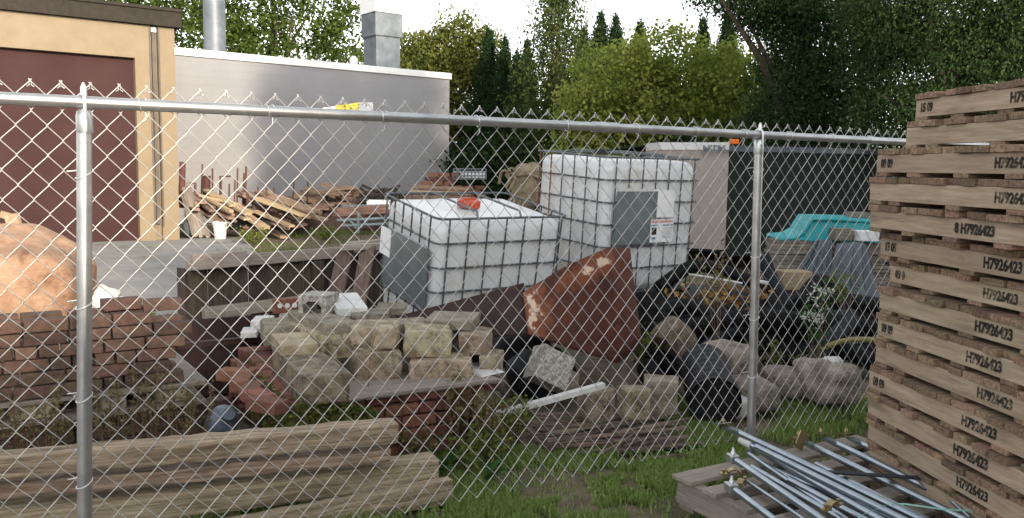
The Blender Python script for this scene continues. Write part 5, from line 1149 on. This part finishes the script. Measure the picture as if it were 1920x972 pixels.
# upright rusty bars
GR = 'rusty bars standing against the block wall'
for (x, y0, y1, r_, D, lab) in ((379, 308, 372, .02, 20, 'thin rusty bar left of the fat rusty tube'), (400, 316, 368, .02, 20, 'thin rusty bar right of the fat rusty tube'), (415, 337, 400, .02, 19.5, 'rusty bar under the rusty square frame'), (430, 345, 380, .02, 19.5, 'short rusty bar right of the square frame'), (441, 338, 395, .02, 19.5, 'dark bar before the tallest pair'), (446, 315, 372, .02, 20, 'leaning bar left of the tallest pair'), (457, 325, 372, .03, 20, 'thick short bar in the tallest pair'), (461, 312, 370, .025, 20, 'tallest rusty bar right of the square frame'), (464, 360, 405, .03, 19, 'brown bar standing in the red planks'), (484, 350, 388, .02, 20, 'short rusty bar, first of the right-hand three'), (501, 348, 386, .02, 20, 'short rusty bar, middle of the right-hand three'), (513, 352, 390, .025, 20, 'short rusty bar, last of the right-hand three'), (550, 340, 372, .02, 21, 'lone rusty bar left of the firewood heap'), (578, 338, 362, .02, 21, 'shortest rusty bar sticking out of the firewood heap'), (342, 304, 365, .07, 19, 'rusty post against the corner of the tan garage')):
    mb = MB(); mb.tube([P(x+random.uniform(-2, 2), y0, D), P(x-2, y1+25, D)], r_, 7); o = mb.build('rusty_bar', MT['rustbar']); tag(o, lab, 'metal bar', GR)
mb = MB(); mb.tube([P(388, 330, 19.8), P(387, 385, 19.8)], .085, 14); o = mb.build('rusty_tube', MT['rustbar']); tag(o, 'fat rusty tube standing upright by the block wall', 'metal tube', GR)
mb = MB(); mb.tube([P(413, 375, 19.6), P(413, 331, 19.6), P(432, 331, 19.6)], .022, 7); o = mb.build('bent_bar', MT['rustbar']); tag(o, 'square-bent rusty bar standing among the straight bars', 'metal bar', GR)
mb = MB(); mb.tube([P(352, 344, 19.4), P(366, 344, 19.4), P(366, 372, 19.4)], .03, 7); o = mb.build('bent_bar', MT['rustbar']); tag(o, 'low bent rusty bar beside the garage corner', 'metal bar', GR)
# leaning grey poles by the garage corner
for k in range(9):
    x0 = 342+random.uniform(0, 12); o = board('leaning_pole', P(x0, 340+random.uniform(0, 30), 18.6), P(x0+18+3*k, 443+random.uniform(-4, 4), 18.2), .07, .05, MT['greywood' if k % 3 else 'palewood'], up=(0, -1, 0)); tag(o, 'grey pole leaning on the corner of the tan garage', 'pole', 'poles leaning on the garage corner')
stone_px('round_drum', 338, 412, 372, 446, 18.4, .5, MT['plate'], 'grey drum behind the leaning poles', 'drum', 0, .4, .03, 140)
# plank piles
GPk = 'planks piled along the block wall'
def pile(n, x0, x1, y0, y1, D, mk, lab, slope=(6, 3), ln=(28, 60), dm=(.14, .05), group=GPk, down=(.35, .12), nm='plank'):
    for k in range(n):
        px = random.uniform(x0, x1); py = y0+(y1-y0)*(px-x0)/(x1-x0)+random.uniform(-12, 14); l_ = random.uniform(*ln); sl2 = random.gauss(*down)
        o = board(nm, P(px-l_/2, py-l_*sl2/2, D+random.uniform(-.4, .9)), P(px+l_/2, py+l_*sl2/2, D-random.uniform(.2, 1.2)), dm[0]*random.uniform(.6, 1.2), dm[1], MT[mk]); tag(o, lab, 'plank', group)
pile(60, 350, 450, 375, 412, 19.2, 'redwood', 'reddish plank in the sloping pile behind the bucket', down=(.55, .12))
pile(16, 400, 520, 372, 425, 18.8, 'honey', 'pale honey plank in the sloping pile right of the bucket', ln=(40, 80), down=(.5, .08))
pile(34, 470, 560, 372, 412, 20.0, 'redwood', 'reddish plank left of the firewood heap', down=(.45, .15))
pile(10, 480, 590, 372, 392, 20.6, 'honey', 'long pale plank reaching toward the firewood heap', ln=(45, 75), down=(.38, .06))
for (a, b, lab, mk) in (((452, 398), (498, 428), 'long honey plank ending nearest the bare ground', 'honey'), ((482, 372), (572, 404), 'long honey plank at the top of the pile edge', 'honey'), ((512, 368), (588, 398), 'broad pale plank beside the firewood heap', 'redwood')):
    o = board('plank', P(*a, 18.4), P(*b, 17.8), .22, .06, MT[mk]); tag(o, lab, 'plank', GPk)
GF = 'split firewood heaped by the block wall'
for k in range(95):
    t_ = random.random(); px = 565+t_*150; prof_ = 345+abs(px-628)*.30 if px < 700 else 372; py = random.uniform(prof_, 396); D = 21.3+random.uniform(-.4, .8); l_ = random.uniform(.35, .7); c = P(px, py, D); c.z = max(c.z, .06); a = random.uniform(-.5, .5)
    v = Vector((math.cos(a), math.sin(a)*1.2, random.uniform(-.35, .2)))*l_/2; mb_ = board('firewood_log', c-v, c+v, random.uniform(.10, .17), random.uniform(.06, .12), MT['firewood'], rough=.01, seg=2); tag(mb_, 'split log in the firewood heap by the block wall', 'firewood', GF)
o = rock_mesh('bark_heap', 5.2, 1.5, 1.1, 150, MT['debris'], .3, .14, 14); c = P(640, 392, 22); o.location = (c.x, c.y, .25); tag(o, 'dark heap of bark and scrap under the firewood', 'scrap heap', kind='stuff')
for k in range(34):
    px = random.uniform(690, 735); c = P(px, random.uniform(358, 385), 20.5); v = Vector((random.uniform(-1, 1), .3, random.uniform(-.4, .4))).normalized()*.4; o = board('dark_branch', c-v, c+v, .05, .05, MT['darkwood'], rough=.008, seg=2); tag(o, 'dark branch in the brush heap left of the front tote', 'branch', 'branches in the brush heap')
# black hoses heap near bucket
for k in range(5):
    mb = MB(); c = P(452+7*k, 412+3*k, 18.6); mb.tube([c+Vector((.55*math.cos(a), .3*math.sin(a), .05*math.sin(a*2+k)+.0*k)) for a in [2*math.pi*j/24+.5*k for j in range(25)]], .035, 6); o = mb.build('hose_coil', MT['black']); tag(o, 'black hose coil lying right of the bucket', 'hose', 'black hose coils by the bucket')
# rail and metal rack left of the front tote
o = board('beige_beam', P(628, 398, 12.5), P(724, 392, 13.0), .16, .12, MT['redwood'], up=(0, 0, 1)); tag(o, 'long beige beam on the metal rack left of the front tote', 'beam')
o = board('steel_beam', P(640, 388, 12.9), P(728, 386, 13.3), .08, .05, MT['duct']); tag(o, 'thin grey steel beam lying over the beige beam', 'beam')
stone_px('silver_box', 686, 377, 732, 393, 13.4, .5, MT['hood'], 'silver rounded metal box above the beige beam', 'metal box', .1, .85, .02, 160)
rk = empty('metal_rack', P(630, 415, 12), 0, 'grey-green metal trestle rack under the beige beam', 'rack'); oo = rk.location.copy()
for a, b in (((632, 414), (730, 410)), ((640, 424), (730, 420)), ((672, 398), (672, 437)), ((655, 412), (668, 428)), ((690, 412), (676, 428))):
    mb = MB(); mb.tube([P(*a, 12)-oo, P(*b, 12)-oo], .025, 7); mb.build('rack_bar', MT['plate'], rk)
# distant brick pallet, wire crate and burlap bundle behind the tote
GB = 'bricks on the far pallet behind the front tote'
for r_ in range(7):
    y = 376-8*r_; xs = 762+7*r_ if r_ > 1 else 764; xe = 905
    x = xs
    while x < (xe if r_ < 4 else 852):
        p = P(x+9, y, 15+.002*x); o = bpy.data.objects.new('paving_brick', bproto['brick2', random.randrange(3)]); link(o); o.location = p; o.rotation_euler = (0, random.uniform(-.05, .05), random.uniform(-.1, .1)); o.scale = (1.0, 1.4, 1.15); tag(o, 'reddish brick on the far pallet behind the front tote', 'brick', GB); x += 21.5
for k in range(3):
    o = board('flat_board', P(772, 350+9*k, 14.6), P(880, 355+8*k, 14.3), .14, .05, MT['redwood'] if k != 1 else MT['honey']); tag(o, ('upper', 'middle', 'lower')[k]+' pinkish board laid along the far brick pallet', 'board', 'boards on the far brick pallet')
o = board('wooden_skid', P(765, 400, 14.8), P(900, 402, 14.8), 1.1, .08, MT['greywood']); o.location.z = .1; tag(o, 'wooden base under the far bricks', 'pallet')
wc = empty('wire_crate', P(850, 338, 16.5), 0, 'blue-grey wire crate standing on the far bricks', 'crate'); oo = wc.location.copy(); mb = MB()
for k in range(10): mb.tube([P(850+6.8*k, 317, 16.5)-oo, P(850+6.8*k, 336, 16.5)-oo], .012, 5)
for y in (317, 323, 330, 336): mb.tube([P(850, y, 16.5)-oo, P(911, y, 16.5)-oo], .012, 5)
mb.build('wire_grid', MT['duct'], wc); mb = MB(); mb.prism([P(852, 334, 16.7)-oo, P(909, 334, 16.7)-oo, P(909, 334, 17.2)-oo, P(852, 334, 17.2)-oo], (0, 0, .13)); mb.build('contents', MT['paper'], wc)
o = rock_mesh('burlap_bundle', .42, .42, .72, 170, MT['burlap'], .35, .12, 14); c = P(986, 352, 12.2); o.location = c; o.rotation_euler = (0, .15, 0); tag(o, 'tan burlap-wrapped bundle left of the rear tote', 'bundle')
mb = MB(); mb.tube([o.location+Vector((.27*math.cos(a), .27*math.sin(a), .16+.03*math.sin(3*a))) for a in [2*math.pi*k/20 for k in range(21)]], .02, 6); o2 = mb.build('rope_coil', MT['burlap']); tag(o2, 'rope wound round the neck of the burlap bundle', 'rope')
mb = MB(); mb.tube(smooth([P(936, 345, 11.8), P(940, 324, 11.8), P(950, 322, 11.8), P(955, 340, 11.8), P(948, 352, 11.8)], 6), .02, 6); mb.tube(smooth([P(948, 330, 11.8), P(958, 316, 11.8), P(967, 325, 11.8), P(963, 342, 11.8), P(952, 360, 11.8)], 6), .02, 6); o = mb.build('rope_loops', MT['burlap']); tag(o, 'pale rope loops left of the burlap bundle', 'rope')
o = board('pale_post', P(960, 346, 12.0), P(958, 372, 12.0), .10, .06, MT['conc'], up=(0, -1, 0)); o.location.z -= .2; tag(o, 'pale concrete post below the rope loops', 'post')
o = rock_mesh('branch_heap', 1.5, 1.0, 1.0, 172, MT['debris'], .3, .18, 12); c = P(925, 372, 13.5); o.location = (c.x, c.y, .35); tag(o, 'brown brush heap between far bricks and burlap bundle', 'brush heap', kind='stuff')

# ============================================================ PLANTS
GW = 'dry weeds before the left brick stack'
for k, (px, py, h_, lab) in enumerate(((35, 848, .34, 'reddish dry weed at the far left edge'), (95, 845, .38, 'dry weed just left of the left post'), (125, 850, .26, 'low dry weed touching the left post'), (205, 842, .42, 'dry weed just right of the left post'), (248, 835, .38, 'bushy dry weed two columns right of the left post'), (290, 830, .50, 'tallest dry weed before the left brick stack'), (335, 828, .42, 'dry weed at the end of the left brick stack'), (372, 820, .38, 'dry weed by the blue jug'))):
    p = GZ(px, py, .22); D = p.y+.1; b_ = P(px, py, D); weed('dry_weed', (b_.x, b_.y, b_.z-.05), h_, 7, L['dry'], lab, 'weed', .16, .022, 44, GW)
mossp = []
for k in range(3200):
    u = random.random(); v_ = random.random(); p = FLc+MD*(u*.5-.05)+MN*(-.03+random.gauss(0, .03))+Vector((0, 0, .10+.32*v_*(1-.5*abs(u-.35)))); mossp.append(tuple(p))
for k in range(900):
    u = random.random(); p = FLc+MN*(u*.7)+MD*(-.02+random.gauss(0, .03))+Vector((0, 0, .15+.27*random.random())); mossp.append(tuple(p))
o = leaf_mesh('creeping_moss', np.array(mossp), .020, L['weed'], None, .8); tag(o, 'yellow-green creeping weed covering the front left of the brick pile', 'creeping plant', kind='stuff')
for k, (px, py, h_, m_, lab) in enumerate(((860, 850, .42, 'dry', 'dry vine climbing the right corner of the middle brick pile'), (905, 862, .40, 'dry', 'dry vine beside the brick pile corner'), (940, 850, .34, 'weed', 'green weed right of the brick pile corner'), (965, 838, .30, 'weed', 'green weed left of the rotten boards'), (885, 890, .26, 'weed', 'low green weed before the brick pile corner'), (800, 870, .22, 'dry', 'dry weed behind the third timber end'), (925, 880, .24, 'weed', 'low leafy weed in the grass edge'))):
    p = GZ(px, py, 0); weed('weed', p, h_, 10, L[m_], lab, 'weed', .16, .03, 40, 'weeds at the brick pile corner')
for px, py, D, lab in ((852, 705, 4.70, 'small green sprig growing on the stone sheet edge'), (560, 770, 4.20, 'green sprig on the creeping weed')):
    weed('sprig', P(px, py, D)-Vector((0, 0, .1)), .14, 4, L['weed'], lab, 'weed', .05, .022, 16)
mb = MB(); b0 = P(690, 730, 4.55); mb.tube([b0, P(694, 680, 4.55), P(700, 640, 4.5), P(712, 612, 4.5)], [.003, .003, .002, .001], 5); mb.tube([P(694, 684, 4.55), P(722, 672, 4.5), P(738, 664, 4.5)], .0015, 4); mb.tube([P(700, 640, 4.5), P(706, 618, 4.5)], .0015, 4); o = mb.build('dry_stalk', MT['stem']); tag(o, 'thin red dry stalk standing before the rounded block', 'stalk')
def broadleaf(base, n, h_, lab):
    t = empty('broadleaf_plant', base, 0, lab, 'plant', 'broad-leaved plants among the timbers')
    for k in range(n):
        a = random.uniform(0, 6.28); hh = h_*random.uniform(.5, 1); l_ = random.uniform(.08, .13); w_ = l_*.45; mb = MB(); d = Vector((math.cos(a), math.sin(a), .55+random.random()*.9)).normalized(); s_ = Vector((-math.sin(a), math.cos(a), 0)); st0 = Vector((0, 0, 0)); st1 = d*hh*.6; rows_ = 7; vs = []
        for i in range(rows_+1):
            u = i/rows_; ww = w_*.5*math.sin(math.pi*min(1, u*.9+.08))**.8; c = st1+d*l_*u-Vector((0, 0, .04*u*u)); vs += [c-s_*ww+Vector((0, 0, ww*.35)), c, c+s_*ww+Vector((0, 0, ww*.35))]
        fs = []
        for i in range(rows_): fs += [(3*i, 3*i+1, 3*i+4, 3*i+3), (3*i+1, 3*i+2, 3*i+5, 3*i+4)]
        mb.add(vs, fs, smooth=True); o = mb.build('leaf', L['broad'], t); at = o.data.attributes.new('lv', 'FLOAT', 'FACE'); at.data.foreach_set('value', [random.random()]*len(fs))
        mb = MB(); mb.tube([st0, st1], .002, 4); mb.build('leaf_stalk', L['broad'], o)
for px, py, n, h_, lab in ((690, 925, 12, .20, 'broad-leaved green plant between third and lowest timber'), (655, 935, 7, .10, 'low broad-leaved plant left of the upright one'), (800, 892, 8, .16, 'broad-leaved plant behind the tip of the lowest timber'), (835, 885, 6, .10, 'small broad-leaved plant right of the lowest timber tip'), (450, 968, 9, .10, 'small leafy plant at the bottom edge by the lowest timber'), (905, 905, 6, .12, 'broad-leaved plant in the grass edge')):
    broadleaf(GZ(px, py, .0), n, h_, lab)
wf = weed('flowering_weed', Vector((P(1530, 720, 6.0).x, 6.0, .15)), .78, 9, L['broad'], 'tall weed with clusters of tiny white flowers', 'flowering weed', .16, .045, 24)
fp = []
for px, py in ((1530, 540), (1540, 545), (1522, 555), (1537, 560), (1528, 572), (1545, 580), (1520, 590), (1533, 592), (1512, 598), (1526, 606), (1540, 602), (1548, 552), (1555, 545), (1508, 590)):
    c = P(px, py, 5.98)-wf.location
    for j in range(16): fp.append(tuple(c+Vector([random.gauss(0, .018) for _ in range(3)])))
leaf_mesh('blossom', np.array(fp), .018, L['flower'], wf, .9)
weed('dead_weed', P(1345, 640, 6.6), .85, 5, L['dry'], 'tall brown dead weed standing left of the right post', 'weed', .2, .04, 22, top=True)
for px, py, lab in ((1500, 700, 'green weed behind the grey oblong stone'), (1585, 560, 'small green sprig on the tarp edge'), (1450, 700, 'green weed behind the right post')):
    weed('green_weed', P(px, py, 6.3)-Vector((0, 0, .1)), .34, 6, L['weed'], lab, 'weed', .14, .035, 26)
for px, py, D, lab in ((470, 428, 17.0, 'patch of weeds right of the bucket'), (612, 395, 18, 'small green weed with a white tag before the firewood'), (330, 622, 7.2, 'weeds at the foot of the wooden bin'), (1215, 660, 6.9, 'weeds under the right edge of the hopper')):
    c = P(px, py, D); weed('weed_patch', (c.x, c.y, 0), .32, 22, L['weed'], lab, 'weed', .45, .06, 26)

# grass blades
def grass(name, region, n, hgt, lab, width=.0035, m='grass', dens=None):
    P_ = []
    while len(P_) < n:
        x, y = random.uniform(region[0], region[1]), random.uniform(region[2], region[3])
        if dens is None or random.random() < dens(x, y): P_.append((x, y))
    c = np.array(P_); n = len(c); a = rng.uniform(0, 2*math.pi, n); h_ = hgt*rng.uniform(.35, 1.1, n); ln = rng.uniform(.1, .7, n)*h_
    z0 = np.zeros(n)-.01; w_ = width*rng.uniform(.7, 1.5, n)
    v = np.empty((n, 4, 3)); px = np.cos(a); py = np.sin(a)
    v[:, 0] = np.stack([c[:, 0]-py*w_, c[:, 1]+px*w_, z0], 1); v[:, 1] = np.stack([c[:, 0]+py*w_, c[:, 1]-px*w_, z0], 1)
    v[:, 2] = np.stack([c[:, 0]+px*ln*.4+py*w_*.7, c[:, 1]+py*ln*.4-px*w_*.7, h_*.6], 1); v[:, 3] = np.stack([c[:, 0]+px*ln, c[:, 1]+py*ln, h_], 1)
    me = bpy.data.meshes.new(name); me.vertices.add(4*n); me.vertices.foreach_set('co', v.reshape(-1)); me.loops.add(4*n); me.loops.foreach_set('vertex_index', np.arange(4*n, dtype=np.int32))
    me.polygons.add(n); me.polygons.foreach_set('loop_start', np.arange(0, 4*n, 4, dtype=np.int32)); me.polygons.foreach_set('loop_total', np.full(n, 4, dtype=np.int32)); me.update(calc_edges=True); me.materials.append(L[m])
    at = me.attributes.new('lv', 'FLOAT', 'FACE'); at.data.foreach_set('value', rng.uniform(0, 1, n).astype(np.float32)); o = bpy.data.objects.new(name, me); link(o); return tag(o, lab, 'grass', kind='stuff')
def dn(x, y):
    k = noise.noise(Vector((x*2.2, y*2.2, 1)))*.9+noise.noise(Vector((x*7, y*7, 4)))*.5; return max(.02, min(1, (.42+k*1.7)-(.55 if x > .55 and y < 4.2 else 0)))
grass('grass', (-.6, 1.0, 3.0, 4.75), 46000, .040, 'short green grass in front of the brick pile', dens=dn)
grass('grass', (1.0, 2.6, 4.2, 5.9), 16000, .055, 'green grass around the right fence post and field stones', dens=dn)
grass('grass', (-1.9, -.3, 2.9, 3.9), 5000, .08, 'grass between the weathered timbers', dens=dn)
grass('grass', (-5.5, 3.5, 9.5, 22), 7000, .06, 'patchy grass of the yard behind the bins', width=.01, m='weed', dens=lambda x, y: 0 if x < -.30*y+.2 and y < 15.5 else max(.03, .4+noise.noise(Vector((x*.8, y*.8, 3)))*1.6))
# small clover / litter on the dirt
cl = []
for k in range(5200):
    x, y = random.uniform(-.7, 1.3), random.uniform(3.0, 4.8)
    if random.random() < dn(x+.3, y+.2)*.8: cl.append((x, y, random.uniform(0, .035)))
o = leaf_mesh('clover', np.array(cl), .018, L['grass'], None, .8, up=.1); tag(o, 'low clover leaves spread through the grass', 'ground cover', kind='stuff')
pb = []
mb = MB()
for k in range(170):
    x, y = random.uniform(-.2, 2.2), random.uniform(3.1, 4.6); r_ = random.uniform(.004, .011); z = .0
    mb.add([(x+r_, y, z), (x-r_, y, z), (x, y+r_, z), (x, y-r_, z), (x, y, z+r_*.8), (x, y, z-r_)], [(0,2,4), (2,1,4), (1,3,4), (3,0,4), (2,0,5), (1,2,5), (3,1,5), (0,3,5)], smooth=True)
o = mb.build('gravel', MT['conc']); tag(o, 'scattered pebbles on the bare soil by the low pallet', 'gravel', kind='stuff')
